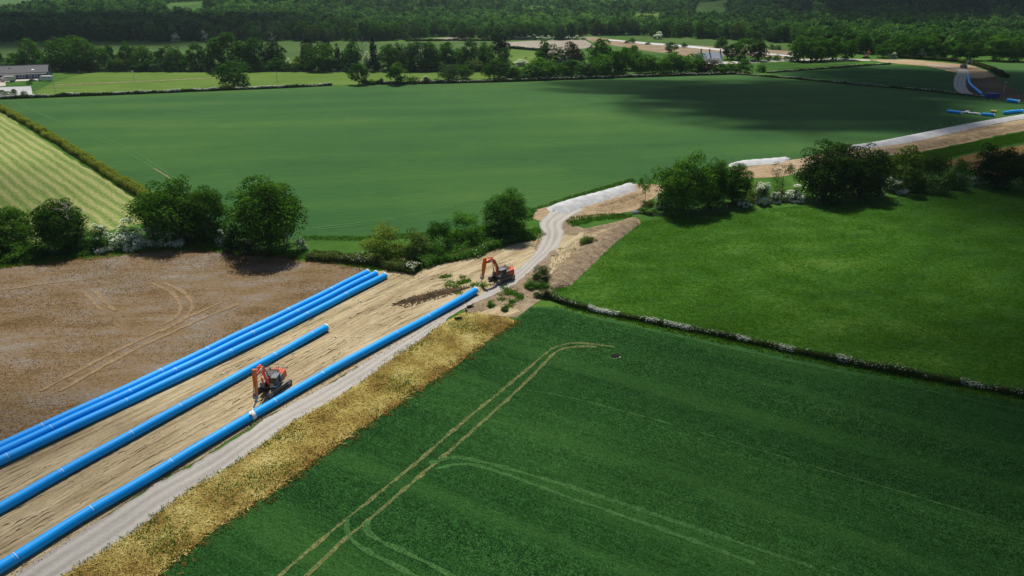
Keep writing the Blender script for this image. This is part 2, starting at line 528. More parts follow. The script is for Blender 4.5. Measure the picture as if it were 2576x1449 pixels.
def build_ground():
    ys = np.r_[np.linspace(-150, 900, 30), np.linspace(950, 3000, 60), np.linspace(3100, 7000, 20)]
    xs = np.r_[np.linspace(-6000, -1800, 14), np.linspace(-1700, 1900, 80), np.linspace(2100, 6000, 14)]
    X, Y = np.meshgrid(xs, ys)
    V = np.stack([X, Y, hill(X, Y)], -1).reshape(-1, 3)
    nx = len(xs)
    i = np.arange(len(ys) - 1)[:, None] * nx + np.arange(nx - 1)[None]
    F = np.stack([i, i + 1, i + 1 + nx, i + nx], -1).reshape(-1, 4)
    o = obj("ground", mesh_np("ground", V, F, M['grass'], smooth_shade=True))
    tag(o, kind="structure")


build_ground()


def wobble(poly, step, jit):
    """walk round a polygon and make its edge irregular"""
    P = [np.array(p, float) for p in poly]
    out = []
    for a, b in zip(P, P[1:] + P[:1]):
        n = max(1, int(np.hypot(*(b - a)) / step))
        for k in range(n):
            q = a + (b - a) * k / n
            out.append(q + rng.normal(0, jit, 2) * (0.3 if k == 0 else 1))
    return out


def sheet(name, pts, z, mat, step=5.0, jit=0.35, world=False, kind="structure"):
    W = pts if world else [G2(*p) for p in pts]
    W = wobble(W, step, jit) if jit else W
    me = bpy.data.meshes.new(name)
    me.from_pydata([(p[0], p[1], z) for p in W], [], [list(range(len(W)))])
    me.update()
    if me.polygons[0].normal.z < 0:
        me.flip_normals()
    me.materials.append(mat)
    return tag(obj(name, me), kind=kind)


def ribbon_mesh(name, line, widths, z, mat, jit=0.0, prof=(0, 0, 0, 0, 0)):
    """flat strip along a ground polyline; UV u = metres along, v = across"""
    L = np.array([list(p)[:2] for p in line], float)
    n = len(L)
    T = np.gradient(L, axis=0)
    T /= np.linalg.norm(T, axis=1)[:, None] + 1e-9
    N = np.c_[-T[:, 1], T[:, 0]]
    w = np.interp(np.linspace(0, 1, n), np.linspace(0, 1, len(widths)), widths) if np.ndim(widths) else np.full(n, widths)
    d = np.r_[0, np.cumsum(np.linalg.norm(np.diff(L, axis=0), axis=1))]
    k = 5
    V, UV = [], []
    for j in range(k):
        t = j / (k - 1)
        off = (t - 0.5) * w
        if j in (0, k - 1) and jit:
            off = off + rng.normal(0, jit, n)
        P = L + N * off[:, None]
        V.append(np.c_[P, z + prof[j] * (1 + 0.5 * np.sin(d * .35 + j) + 0.4 * np.sin(d * .13 + 2 * j) + 0.1 * rng.normal(0, 1, n)).clip(0.15, 2) if prof[j] else np.full(n, z)])
        UV.append(np.c_[d, np.full(n, t)])
    V, UV = np.concatenate(V), np.concatenate(UV)
    i = np.arange(k - 1)[:, None] * n + np.arange(n - 1)[None]
    F = np.stack([i, i + 1, i + 1 + n, i + n], -1).reshape(-1, 4)
    me = mesh_np(name, V, F, mat, uv=UV)
    if me.polygons[0].normal.z < 0:
        me.flip_normals()
    return me


def between(left, right, n=90):
    """centre line and width between two photo edges"""
    A = resample([G2(*p) for p in smooth(left, 6)], 0.5)
    B = resample([G2(*p) for p in smooth(right, 6)], 0.5)
    s = np.linspace(0, 1, n)
    pick = lambda P: np.c_[np.interp(s, np.linspace(0, 1, len(P)), P[:, 0]), np.interp(s, np.linspace(0, 1, len(P)), P[:, 1])]
    A, B = pick(A), pick(B)
    return (A + B) / 2, np.linalg.norm(A - B, axis=1)


# fields, each a sheet a few centimetres above the one below
sheet("wheat_field", [(-25, 257), (0, 252), (150, 246), (520, 231), (830, 216), (1100, 212), (1290, 207), (1500, 199), (1840, 187),
                      (2410, 238), (2640, 268), (2640, 287), (2576, 290), (2384, 324), (2134, 372), (1994, 402), (1840, 417), (1600, 462), (1430, 512),
                      (1340, 545), (1220, 585), (1000, 602), (900, 606), (760, 604), (600, 590), (480, 560), (372, 500), (0, 272)],
      0.03, M['wheat_far'])
sheet("mown_field", [(-30, 262), (345, 505), (365, 560), (120, 612), (0, 640), (-330, 720), (-330, 275)], 0.034, M['stripes'])
sheet("dry_field", [(-350, 720), (0, 676), (200, 652), (420, 630), (560, 636), (700, 647), (860, 668), (930, 678), (905, 694), (600, 838), (300, 988), (0, 1122),
                    (-350, 1275)], 0.03, M['dry_field'], jit=0.5)
sheet("dirt_strip", [(-420, 1310), (0, 1118), (300, 984), (600, 834), (905, 690), (960, 682), (1040, 690), (1085, 668), (1200, 630), (1365, 600), (1400, 625),
                     (1340, 680), (1260, 735), (1196, 752), (866, 940), (400, 1210), (0, 1470), (-420, 1740)], 0.045, M['dirt'], jit=0.4)
sheet("topsoil_strip", [(1368, 560), (1424, 560), (1470, 575), (1592, 548), (1600, 556), (1520, 610), (1440, 680), (1390, 735), (1335, 770), (1300, 800), (1230, 800), (1180, 790), (1160, 776),
                        (1250, 720), (1330, 660)], 0.05, M['topsoil'], jit=0.5)
sheet("bare_soil", [(1412, 592), (1480, 588), (1585, 553), (1594, 557), (1500, 622), (1440, 664), (1404, 690), (1380, 690), (1392, 645)], 0.058, M['dirt'], step=2, jit=0.7)
sheet("bare_soil", [(1205, 790), (1240, 772), (1290, 770), (1310, 785), (1270, 796)], 0.058, M['dirt'], step=2, jit=0.5)
sheet("sandy_verge", [(1340, 548), (1352, 527), (1420, 508), (1600, 462), (1690, 470), (1640, 500), (1600, 530), (1500, 545), (1430, 560), (1370, 562)], 0.055, M['sand_soil'], jit=0.5)
sheet("wheat_field", [(1292, 806), (1330, 772), (1400, 772), (1480, 796), (2576, 1012), (2900, 1080), (3300, 1700), (300, 1700), (330, 1500), (400, 1449), (525, 1339), (678, 1243), (864, 1106), (1095, 952),
                      (1240, 845)], 0.03, M['wheat_near'], jit=0.5)
sheet("meadow", [(1393, 738), (1440, 690), (1520, 620), (1604, 556), (1700, 545), (1850, 530), (2100, 510), (2300, 492), (2450, 480), (2700, 462), (3000, 445), (3100, 1100), (2576, 985), (1900, 855), (1480, 770)],
      0.04, M['meadow'])
sheet("straw_strip", [(160, 1449), (333, 1343), (433, 1266), (493, 1223), (600, 1163), (693, 1099), (727, 1066), (859, 993), (909, 963), (992, 896), (1066, 850), (1112, 815), (1170, 785), (1250, 790), (1300, 808),
                      (1240, 845), (1095, 952), (864, 1106), (678, 1243), (525, 1339), (400, 1449), (330, 1510), (60, 1520)], 0.05, M['straw'], jit=0.5)
sheet("ochre_field", [(2370, 412), (2420, 392), (2640, 352), (2800, 340), (2800, 420), (2500, 440)], 0.035, M['ochre_field'])
sheet("sand_bank", [(1840, 425), (1994, 402), (2134, 374), (2194, 372), (2384, 332), (2640, 290), (2800, 270), (2800, 300), (2640, 316), (2460, 352), (2300, 385), (2150, 400), (2060, 425), (1960, 445), (1870, 450)], 0.05, M['sand_soil'], jit=0.6)
# far side of the valley
sheet("paddock", [(72, 238), (135, 207), (215, 184), (500, 182), (880, 181), (1225, 179), (1245, 200), (1100, 209), (830, 214), (520, 227), (150, 243)], 0.04, M['paddock'], jit=0)
sheet("pasture", [(-200, 112), (380, 108), (560, 106), (960, 106), (1290, 104), (1290, 170), (900, 176), (500, 176), (0, 168), (-200, 170)], 0.03, M['far_field'], jit=0)
sheet("paddock", [(1270, 122), (1345, 128), (1400, 130), (1380, 160), (1285, 165)], 0.05, M['paddock'], jit=0)
sheet("stubble_field", [(1270, 106), (1330, 103), (1470, 100), (1500, 118), (1420, 128), (1345, 126), (1270, 121)], 0.05, M['pale_field'], jit=0)
sheet("stubble_field", [(1100, 96), (1165, 92), (1200, 100), (1150, 104), (1040, 103)], 0.04, M['pale_field'], jit=0)
sheet("pasture", [(1560, 88), (1640, 92), (1850, 100), (2010, 112), (2010, 128), (1900, 122), (1720, 113), (1600, 100)], 0.05, M['far_field'], jit=0)
sheet("works_strip", [(1450, 92), (1500, 93), (1545, 99), (1640, 107), (1720, 113), (1850, 119), (2010, 130), (2010, 150), (1900, 142), (1830, 140), (1740, 142), (1640, 130), (1500, 108)], 0.04, M['topsoil'], jit=0)
sheet("haul_road", [(1530, 99), (1640, 108), (1740, 115.5), (1830, 125), (1900, 130.5), (2000, 141), (2000, 143.5), (1900, 134), (1820, 128), (1720, 118.5), (1620, 110.5), (1530, 101.5)], 0.06, M['gravel'], jit=0)
sheet("pasture", [(1880, 182), (1925, 158), (2100, 150), (2195, 152), (2100, 168), (1960, 185)], 0.05, M['meadow'], jit=0)
sheet("far_wheat_field", [(1935, 186), (2090, 174), (2230, 163), (2300, 166), (2372, 172), (2402, 186), (2396, 200), (2405, 236), (2200, 214)], 0.035, M['wheat_near'], jit=0)
sheet("far_wheat_field", [(2430, 160), (2640, 156), (2760, 160), (2760, 255), (2576, 246), (2520, 226)], 0.03, M['wheat_far'], jit=0)
sheet("churned_ground", [(2425, 195), (2500, 192), (2576, 240), (2760, 270), (2700, 285), (2576, 256), (2470, 245), (2430, 232)], 0.045, M['dark_soil'], jit=0.5)
sheet("works_strip", [(2185, 150), (2290, 150), (2400, 160), (2440, 164), (2495, 184), (2504, 192), (2470, 197), (2430, 196), (2412, 184), (2330, 166), (2230, 158)], 0.06, M['sand_soil'], jit=0.8)
sheet("arena", [(-60, 243), (82, 238), (78, 217), (20, 219), (-60, 222)], 0.06, M['sand_arena'], jit=0)
sheet("yard", [(-60, 222), (14, 216), (14, 206), (135, 200), (125, 190), (-60, 196)], 0.05, M['yard'], jit=0)
sheet("lane", [(1700, 160), (1990, 149), (2090, 146), (2190, 150), (2190, 153), (1990, 153), (1800, 163)], 0.06, M['yard'], jit=0)


def far_field_patch(name, pts, mat, dz):
    W = [G2(*p) for p in pts]
    me = bpy.data.meshes.new(name)
    me.from_pydata([(p[0], p[1], float(hill(p[0], p[1])) + dz) for p in W], [], [list(range(len(W)))])
    me.update()
    if me.polygons[0].normal.z < 0:
        me.flip_normals()
    me.materials.append(mat)
    tag(obj(name, me), kind="structure")


far_field_patch("distant_field", [(870, 2), (960, -6), (1130, -6), (1115, 7), (1040, 9), (1010, 15), (960, 12)], M['pale_field'], 0.3)
far_field_patch("distant_field", [(-120, 12), (140, 6), (150, 12), (110, 24), (-120, 30)], M['far_field'], 0.3)
far_field_patch("distant_field", [(1590, 44), (1665, 42), (1668, 54), (1592, 56)], M['paddock'], 0.3)
far_field_patch("distant_field", [(1300, 26), (1400, 24), (1402, 34), (1298, 36)], M['far_field'], 0.3)
far_field_patch("distant_field", [(1750, 35), (1815, 28), (1830, 32), (1770, 40)], M['far_field'], 0.5)

# stone track: from the bottom edge up to the junction, then round to the gravel heap
TL = [(-140, 1590), (43, 1449), (267, 1303), (393, 1226), (467, 1183), (567, 1123), (700, 1039), (830, 966), (1010, 856), (1150, 772), (1215, 738), (1262, 705), (1310, 672), (1345, 638), (1364, 608), (1368, 585), (1362, 560), (1378, 540), (1410, 515)]
TR = [(30, 1590), (160, 1449), (333, 1343), (433, 1266), (493, 1223), (600, 1163), (727, 1066), (859, 993), (1066, 850), (1159, 780), (1259, 735), (1306, 708), (1359, 658), (1392, 630), (1408, 610), (1414, 590), (1410, 568), (1430, 550), (1470, 528)]
c_, w_ = between(TL, TR, 160)
tag(obj("track", ribbon_mesh("track", c_, w_, 0.075, M['track'], 0.18)), kind="structure")
# the same road far away on the right
fl_ = resample([G2(*p) for p in smooth([(2330, 161.5), (2395, 170), (2424, 179), (2417, 195), (2414, 215), (2424, 231), (2445, 239), (2482, 243)], 8)], 1.5)
tag(obj("track", ribbon_mesh("far_track", fl_, [5, 6, 8, 7.5, 7, 7, 6], 0.08, M['track'], 0.15)), kind="structure")


WZ = [0.055]
DRY_LINES = []


def wheel_line(name, pts, w, mat, z=None, n=8):
    WZ[0] += 0.003
    z = z or WZ[0]
    L = resample([G2(*p) for p in smooth(pts, n)], 1.2)
    if mat is M.get('tramline_dry'):
        DRY_LINES.append(L)
    w = w * (1 + 0.35 * rng.normal(0, 1, len(L)).clip(-1.5, 1.5))
    return tag(obj(name, ribbon_mesh(name, L, w, z, mat, 0.05)), kind="structure")


t_ = NT("tramline")
nz = t_.noise(t_.coords(), 1.5, 4, 0.7)
M['tramline'] = t_.finish(t_.ramp(nz, [(0.3, (0.07, 0.11, 0.03)), (0.55, (0.19, 0.20, 0.075)), (0.8, (0.33, 0.29, 0.14))]), 0.95, nz, 0.3, 1.0, spec=0.1)
t_ = NT("bent_wheat")
nz = t_.noise(t_.coords(), 1.2, 4, 0.7)
M['tramline_green'] = t_.finish(t_.ramp(nz, [(0.3, (0.035, 0.11, 0.03)), (0.6, (0.062, 0.15, 0.04)), (0.85, (0.09, 0.18, 0.055))]), 0.95, nz, 0.3, 1.0, spec=0.1)
t_ = NT("flattened_straw")
nz = t_.noise(t_.coords(), 1.2, 4, 0.7)
M['tramline_dry'] = t_.finish(t_.ramp(nz, [(0.3, (0.17, 0.115, 0.06)), (0.55, (0.26, 0.185, 0.105)), (0.85, (0.40, 0.30, 0.165))]), 0.95, nz, 0.3, 1.0, spec=0.1)
for pts in ([(690, 1460), (750, 1408), (859, 1316), (950, 1243), (1046, 1166), (1160, 1066), (1282, 966), (1380, 884), (1410, 869), (1450, 863), (1500, 867), (1545, 873)],
            [(760, 1460), (869, 1356), (919, 1316), (1000, 1246), (1092, 1169), (1200, 1074), (1319, 966), (1390, 893), (1420, 877), (1460, 872), (1500, 873)]):
    wheel_line("wheel_track", pts, 0.55, M['tramline'])
for pts in ([(1080, 1166), (1110, 1157), (1146, 1151), (1192, 1158), (1292, 1183), (1459, 1233), (1718, 1319), (2050, 1430)],
            [(1098, 1180), (1146, 1169), (1206, 1173), (1326, 1213), (1459, 1262), (1700, 1345), (1900, 1420)],
            [(876, 1299), (872, 1333), (892, 1366), (959, 1406), (1070, 1462)],
            [(926, 1310), (922, 1333), (946, 1356), (1026, 1393), (1160, 1462)],
            ):
    wheel_line("wheel_track", pts, 0.6, M['tramline_green'])
for pts in ([(1326, 983), (1426, 999), (1559, 1033), (1718, 1076), (2000, 1160), (2576, 1330)], [(1480, 790), (1700, 845), (2000, 912), (2576, 1035)]):
    wheel_line("wheel_track", pts, 0.24, M['tramline_green'])
for pts in ([(47, 258), (50, 262), (67, 273), (153, 310), (230, 342), (300, 373), (387, 423), (430, 452)], [(57, 257), (62, 263), (80, 276), (160, 308), (315, 370), (405, 425), (450, 455)],
            [(770, 575), (859, 566), (992, 549), (1126, 521), (1226, 499), (1330, 480)], [(770, 580), (859, 571), (992, 554), (1126, 526), (1226, 504)]):
    wheel_line("wheel_track", pts, 0.7, M['tramline_green'])
wheel_line("wheel_track", [(387, 424), (412, 438), (432, 451)], 0.5, M['tramline_dry'])
for pts in ([(383, 713), (430, 736), (450, 760), (453, 783), (437, 803), (400, 820)], [(413, 713), (457, 733), (480, 760), (480, 783), (453, 810), (403, 836)],
            [(213, 736), (235, 760), (260, 783)], [(240, 733), (260, 757), (290, 782)], [(100, 985), (260, 900), (403, 832), (480, 795), (560, 760)], [(150, 985), (300, 900), (440, 833), (600, 765)],
            [(0, 730), (60, 723), (100, 716), (200, 706)]):
    wheel_line("wheel_track", pts, 0.75, M['tramline_dry'])


def rut(pts, w=0.75, mat='dirt', depth=0.10):
    """a wheel or track rut pressed into the soil, with berms squeezed up on both sides"""
    WZ[0] += 0.0005
    L = resample([G2(*p) for p in smooth(pts, 6)], 0.6)
    L = L + np.cumsum(rng.normal(0, .03, L.shape), 0) * 0.4
    ww = w * (1 + 0.25 * np.sin(np.arange(len(L)) * .11 + len(L)))
    tag(obj("wheel_rut", ribbon_mesh("wheel_rut", L, ww, 0.06 + (WZ[0] - 0.055) * 0.2, M[mat], 0.12, (0, depth, 0.006, depth, 0))), kind="structure")


for k in range(17):
    f = (k + 0.5) / 17
    # between the stacked pipes and the single one, then between that and the longest pipe
    if k < 8:
        f = (k + .6) / 8.6
        a, b, c = (0, 1175 + 90 * f), (400, 985 + 62 * f), (760 + 60 * f, 805 + 25 * f)
    else:
        f = (k - 7.6) / 9.4
        a, b, c = (0, 1300 + 105 * f), (420, 1062 + 95 * f), (900, 800 + 85 * f)
    j = random.uniform
    d = (1080 + j(-60, 60), c[1] - (1080 - c[0]) * .53 + j(-14, 10))
    rut([(a[0] - 40, a[1] + 22), (b[0], b[1] + j(-5, 5)), (c[0], c[1] + j(-7, 7)), d], j(.55, 1.0), 'dirt', j(.03, .09))
for pts in ([(1040, 700), (1120, 672), (1220, 640), (1330, 612)], [(1060, 712), (1150, 680), (1250, 650), (1345, 622)], [(1090, 720), (1180, 690), (1280, 655), (1350, 632)],
            [(880, 800), (940, 770), (1010, 752), (1075, 738)], [(840, 850), (900, 800), (960, 790), (1020, 800)], [(830, 880), (880, 850), (940, 846), (1000, 806), (1080, 765)],
            [(850, 900), (880, 868), (870, 840), (900, 820), (960, 815)], [(990, 690), (1040, 706), (1110, 706), (1190, 690)], [(905, 760), (985, 730), (1060, 700), (1120, 690)]):
    rut(pts, random.uniform(.6, 1.0), 'dirt', random.uniform(.07, .14))
# the faint horse path across the paddock
wheel_line("path", [(140, 214), (260, 209), (400, 203), (480, 199), (556, 195)], 3.0, M['topsoil'])
wheel_line("path", [(130, 219), (250, 211), (330, 206)], 1.6, M['topsoil'])


# ------------------------------------------------------------------ low ground cover (nobody could count it)
def in_poly(P, poly):
    poly = np.array(poly)
    x, y = P[:, 0], P[:, 1]
    ins = np.zeros(len(P), bool)
    for (x1, y1), (x2, y2) in zip(poly, np.roll(poly, -1, 0)):
        c = ((y1 > y) != (y2 > y)) & (x < (x2 - x1) * (y - y1) / (y2 - y1 + 1e-12) + x1)
        ins ^= c
    return ins


def scatter(pts, n, world=False):
    W = np.array(pts if world else [G2(*p) for p in pts])
    lo, hi = W.min(0), W.max(0)
    out = np.zeros((0, 2))
    while len(out) < n:
        P = rng.uniform(lo, hi, (n * 3, 2))
        out = np.r_[out, P[in_poly(P, W)]]
    return out[:n]


def blades(name, P, mat, h=(0.2, 0.5), w=0.12, lean=0.5, label=None, per=4, parent=None, z=0.03, spread=0.25, kind="stuff"):
    """tufts of narrow blades standing or lying on the ground"""
    n = len(P) * per
    base = np.repeat(P, per, 0) + rng.normal(0, spread, (n, 2))
    a = rng.uniform(0, 2 * np.pi, n)
    hh = rng.uniform(h[0], h[1], n)
    ln = np.abs(rng.normal(0, lean, n)) * hh
    b = a + rng.normal(0, 0.6, n)
    side = np.c_[np.cos(b), np.sin(b)] * (w * 0.5)
    tip = np.c_[base + np.c_[-np.sin(a), np.cos(a)] * ln[:, None], np.full(n, z) + hh * (1 - 0.35 * np.minimum(1, lean))]
    zb = np.full((n, 1), z - 0.02)
    V = np.empty((n, 4, 3))
    V[:, 0] = np.c_[base - side, zb]
    V[:, 1] = np.c_[base + side, zb]
    V[:, 2] = tip + np.c_[side * 0.45, np.zeros(n)]
    V[:, 3] = tip - np.c_[side * 0.45, np.zeros(n)]
    F = np.arange(n * 4).reshape(n, 4)
    o = obj(name, mesh_np(name, V.reshape(-1, 3), F, mat), parent)
    return tag(o, label, None, None, kind)


STRAW = [(60, 1520), (165, 1452), (337, 1346), (437, 1269), (497, 1226), (604, 1166), (697, 1102), (731, 1069), (863, 996), (913, 966), (996, 899), (1070, 853), (1116, 818), (1175, 790), (1250, 795), (1290, 812),
         (1236, 846), (1090, 952), (859, 1106), (673, 1243), (520, 1339), (390, 1449), (320, 1515)]
blades("dry_grass", scatter(STRAW, 16000), M['straw_blades'], (0.12, 0.36), 0.12, 1.9, per=5, z=0.06)
P_ = scatter(STRAW, 5000)
P_ = P_[(np.sin(P_[:, 0] * .35 + 2 * np.sin(P_[:, 1] * .2)) * np.sin(P_[:, 1] * .27) + rng.normal(0, .35, len(P_))) > .5]
blades("strip_weeds", P_, M['grass_blades'], (0.2, 0.5), 0.14, 0.7, per=4, z=0.06)
edge = resample([G2(*p) for p in [(330, 1500), (400, 1449), (525, 1339), (678, 1243), (864, 1106), (1095, 952), (1240, 845), (1300, 808)]], 0.12)
blades("dead_grass", edge + rng.normal(0, 0.8, edge.shape), M['orange_blades'], (0.2, 0.5), 0.12, 0.8, per=5, z=0.05)
edge = resample([G2(*p) for p in [(160, 1449), (333, 1343), (433, 1266), (493, 1223), (600, 1163), (693, 1099), (727, 1066), (859, 993), (909, 963), (992, 896), (1066, 850), (1112, 815)]], 0.2)
edge = edge[rng.random(len(edge)) < np.clip(0.5 + 0.6 * np.sin(np.arange(len(edge)) * 0.021) * np.sin(np.arange(len(edge)) * 0.006 + 1), 0.05, 1)]
blades("verge_grass", edge + rng.normal(0, 0.25, edge.shape), M['grass_blades'], (0.15, 0.45), 0.1, 0.5, per=6, z=0.05)
# weeds, standing dead stems and straw lines on the killed-off field
DRY = [(-100, 690), (0, 680), (200, 656), (420, 634), (560, 640), (700, 650), (860, 672), (925, 682), (900, 697), (600, 836), (300, 984), (0, 1118), (-100, 1160)]
dw_ = scatter(DRY, 20000)
lines_ = np.concatenate(DRY_LINES)
far_ = np.array([np.min((lines_[:, 0] - p[0]) ** 2 + (lines_[:, 1] - p[1]) ** 2) > 1.2 for p in dw_])
clump_ = np.sin(dw_[:, 0] * .13 + 2 * np.sin(dw_[:, 1] * .09)) * np.sin(dw_[:, 1] * .17 + dw_[:, 0] * .05) + rng.normal(0, .5, len(dw_)) > 0
blades("dead_weeds", dw_[far_ & clump_], M['dead_blades'], (0.06, 0.25), 0.14, 1.5, per=2, z=0.04, spread=0.45)
edge = resample([G2(*p) for p in [(0, 676), (200, 652), (420, 630), (560, 636), (700, 647), (860, 668), (930, 678)]], 0.15)
blades("dead_grass", edge + rng.normal(0, 0.9, edge.shape), M['orange_blades'], (0.15, 0.45), 0.16, 0.9, per=4, z=0.04)
# green verge between the hedgerow and the dry field, rough edges along the hedges
VERGES = [[(0, 676), (200, 650), (420, 626), (560, 634), (700, 644), (860, 664), (930, 676), (1050, 690), (1090, 664), (1000, 650), (860, 640), (780, 640), (560, 612), (430, 612), (200, 640), (0, 664)],
          [(1085, 668), (1200, 630), (1362, 600), (1372, 588), (1350, 572), (1200, 610), (1090, 645)],
          [(1340, 545), (1352, 527), (1420, 505), (1600, 458), (1590, 450), (1430, 495), (1335, 528)],
          [(1420, 560), (1440, 545), (1530, 538), (1590, 540), (1590, 549), (1500, 556), (1440, 572)],
          [(760, 604), (900, 606), (1000, 602), (1220, 585), (1340, 548), (1340, 540), (1220, 574), (1000, 590), (900, 596), (760, 594)],
          [(2150, 404), (2300, 388), (2460, 355), (2640, 320), (2640, 345), (2420, 388), (2330, 412), (2200, 425)],
          [(1395, 770), (1480, 792), (2000, 905), (2576, 1020), (2576, 1004), (2000, 890), (1480, 778)]]
for i, v in enumerate(VERGES):
    W = np.array([G2(*p) for p in v])
    area = 0.5 * abs(np.dot(W[:, 0], np.roll(W[:, 1], 1)) - np.dot(W[:, 1], np.roll(W[:, 0], 1)))
    blades("verge_grass", scatter(v, int(min(9000, area * 7))), M['grass_blades'], (0.25, 0.6), 0.16, 0.5, per=3, z=0.02)
edge = resample([G2(*p) for p in [(1600, 554), (1560, 580), (1520, 612), (1480, 648), (1440, 688), (1393, 738)]], 0.25)
blades("verge_grass", edge + rng.normal(0, .55, edge.shape), M['grass_blades'], (0.2, 0.5), 0.14, 0.6, per=4, z=0.05)
for c, rx, ry, n in (((1155, 713), 26, 9, 260), ((1120, 698), 14, 5, 90), ((1275, 735), 16, 6, 130), ((1300, 752), 30, 12, 240), ((1479, 605), 18, 6, 200), ((1210, 716), 18, 5, 90), ((1450, 640), 30, 18, 60), ((1530, 585), 30, 10, 60), ((1395, 715), 14, 14, 80)):
    p0 = G(*c)
    sp = np.array([rx * 0.62 / scale_at(c[1]), ry * 0.75 / (scale_at(c[1]) * 0.42)])
    ct = rng.normal(0, 1, (9, 2)) * sp
    pp = ct[rng.integers(0, 9, n)] + rng.normal(0, .45, (n, 2))
    blades("weed_patch", pp + np.array([p0.x, p0.y]), M['grass_blades'], (0.15, 0.5), 0.16, 0.9, per=4, z=0.06)
# standing wheat close to the camera gives the crop its grain
near = [(330, 1500), (405, 1452), (530, 1342), (683, 1246), (869, 1109), (1100, 955), (1245, 848), (1310, 800), (1335, 776), (1400, 777), (1480, 798), (2000, 914), (2640, 1030), (2900, 1500)]
blades("wheat_crop", scatter(near, 210000), M['wheat_blades'], (0.08, 0.18), 0.09, 1.2, per=2, z=0.03, spread=0.3)

MEADOW = [(1396, 742), (1440, 695), (1520, 625), (1604, 560), (1700, 548), (1850, 533), (2100, 512), (2300, 494), (2450, 483), (2640, 470), (2640, 985), (2576, 980), (1900, 850), (1480, 768)]
mp_ = scatter(MEADOW, 90000)
keep_ = (np.sin(mp_[:, 0] * 0.31 + 3 * np.sin(mp_[:, 1] * 0.11 + mp_[:, 0] * .05)) * np.sin(mp_[:, 1] * 0.23 + 2 * np.sin(mp_[:, 0] * 0.09)) + rng.normal(0, 1.1, len(mp_))) > 0.2
blades("meadow_tufts", mp_[keep_], M['meadow_blades'], (0.08, 0.22), 0.2, 1.6, per=3, z=0.05, spread=0.35)

# ------------------------------------------------------------------ heaps
def heap(name, pts, widths, h, mat, label, cat, lumps=1.0, group=None, lump_len=4.0, rough=0.08):
    """a tipped windrow: loads beside loads, rounded top, skirts at the angle of rest"""
    L = resample([G2(*p) for p in smooth(pts, 8)], 0.45)
    n = len(L)
    T = np.gradient(L, axis=0)
    T /= np.linalg.norm(T, axis=1)[:, None]
    N = np.c_[-T[:, 1], T[:, 0]]
    s = np.arange(n) * 0.45
    w = np.interp(np.linspace(0, 1, n), np.linspace(0, 1, len(widths)), widths)
    endt = np.clip(np.minimum(s, s[-1] - s) / 3.0, 0, 1) ** 0.6
    ph = np.cumsum(rng.normal(0, 0.05, n))
    load = np.abs(np.sin(np.pi * s / lump_len + ph))
    k = 17
    V = []
    for j in range(k):
        t = 2 * j / (k - 1) - 1
        prof = (1 - abs(t) ** 1.7)
        hh = h * endt * prof * (1 - 0.28 * lumps * (1 - load) * (0.5 + 0.5 * abs(t))) + rng.normal(0, rough, n) * (1 - abs(t)) * endt
        skew = (1 + 0.16 * lumps * (load - 0.5))
        P = L + N * (t * w * 0.5 * skew * np.maximum(endt, 0.15))[:, None] - T * (lumps * 0.9 * abs(t))
        V.append(np.c_[P, hh + 0.03])
    V = np.concatenate(V)
    i = np.arange(k - 1)[:, None] * n + np.arange(n - 1)[None]
    F = np.stack([i, i + 1, i + 1 + n, i + n], -1).reshape(-1, 4)
    me = mesh_np(name, V, F, mat, smooth_shade=True)
    if sum(p.normal.z for p in me.polygons[:40]) < 0:
        me.flip_normals()
    return tag(obj(name, me), label, cat, group)


heap("gravel_heap", [(1395, 533), (1440, 516), (1500, 499), (1555, 483), (1600, 468)], [8, 7.6, 7, 6], 1.7, M['gravel'],
     "long white stone heap beside the bend of the track, ribbed with tipped loads", "gravel heap", 1.35, "tipped stone heaps", 4.2)
heap("gravel_heap", [(1838, 419), (1880, 411), (1940, 406), (1990, 400)], [4, 7.5, 7, 3], 1.1, M['gravel'],
     "short white stone heap behind the thin tree and the big oak", "gravel heap", 0.7, "tipped stone heaps", 4.0)
heap("gravel_heap", [(2134, 372), (2180, 368), (2280, 351), (2384, 329), (2480, 310), (2640, 283)], [5, 8.5, 8, 6.5, 6, 6], 1.15, M['gravel'],
     "longest grey stone heap, running to the right edge along the wheat", "gravel heap", 0.35, "tipped stone heaps", 3.5)
heap("soil_bank", [(1600, 551), (1560, 578), (1510, 612), (1462, 655), (1420, 695), (1392, 728)], [5, 6, 7, 7, 6], 1.3, M['topsoil'],
     "low brown topsoil bank inside the wire fence of the meadow", "soil bank", 0.5, None, 3.0, 0.12)
heap("soil_bank", [(2040, 422), (2160, 392), (2300, 372), (2460, 340), (2640, 304)], [5, 7, 8, 8, 7], 1.2, M['sand_soil'],
     "long sandy orange spoil bank beside the longest stone heap", "soil bank", 0.6, None, 3.0, 0.12)
heap("soil_bank", [(1505, 520), (1550, 508), (1590, 494), (1625, 486)], [3, 4, 4, 3], 0.9, M['sand_soil'],
     "short orange spoil ridge in front of the ribbed stone heap", "soil bank", 0.9, None, 2.0, 0.15)
heap("mud_ridge", [(990, 768), (1040, 755), (1090, 742), (1140, 732), (1185, 724)], [1.2, 2.2, 2.6, 2.4, 1.6], 0.55, M['dark_soil'],
     "dark ridge of churned mud above the far end of the long pipe", "mud ridge", 1.0, None, 1.4, 0.14)


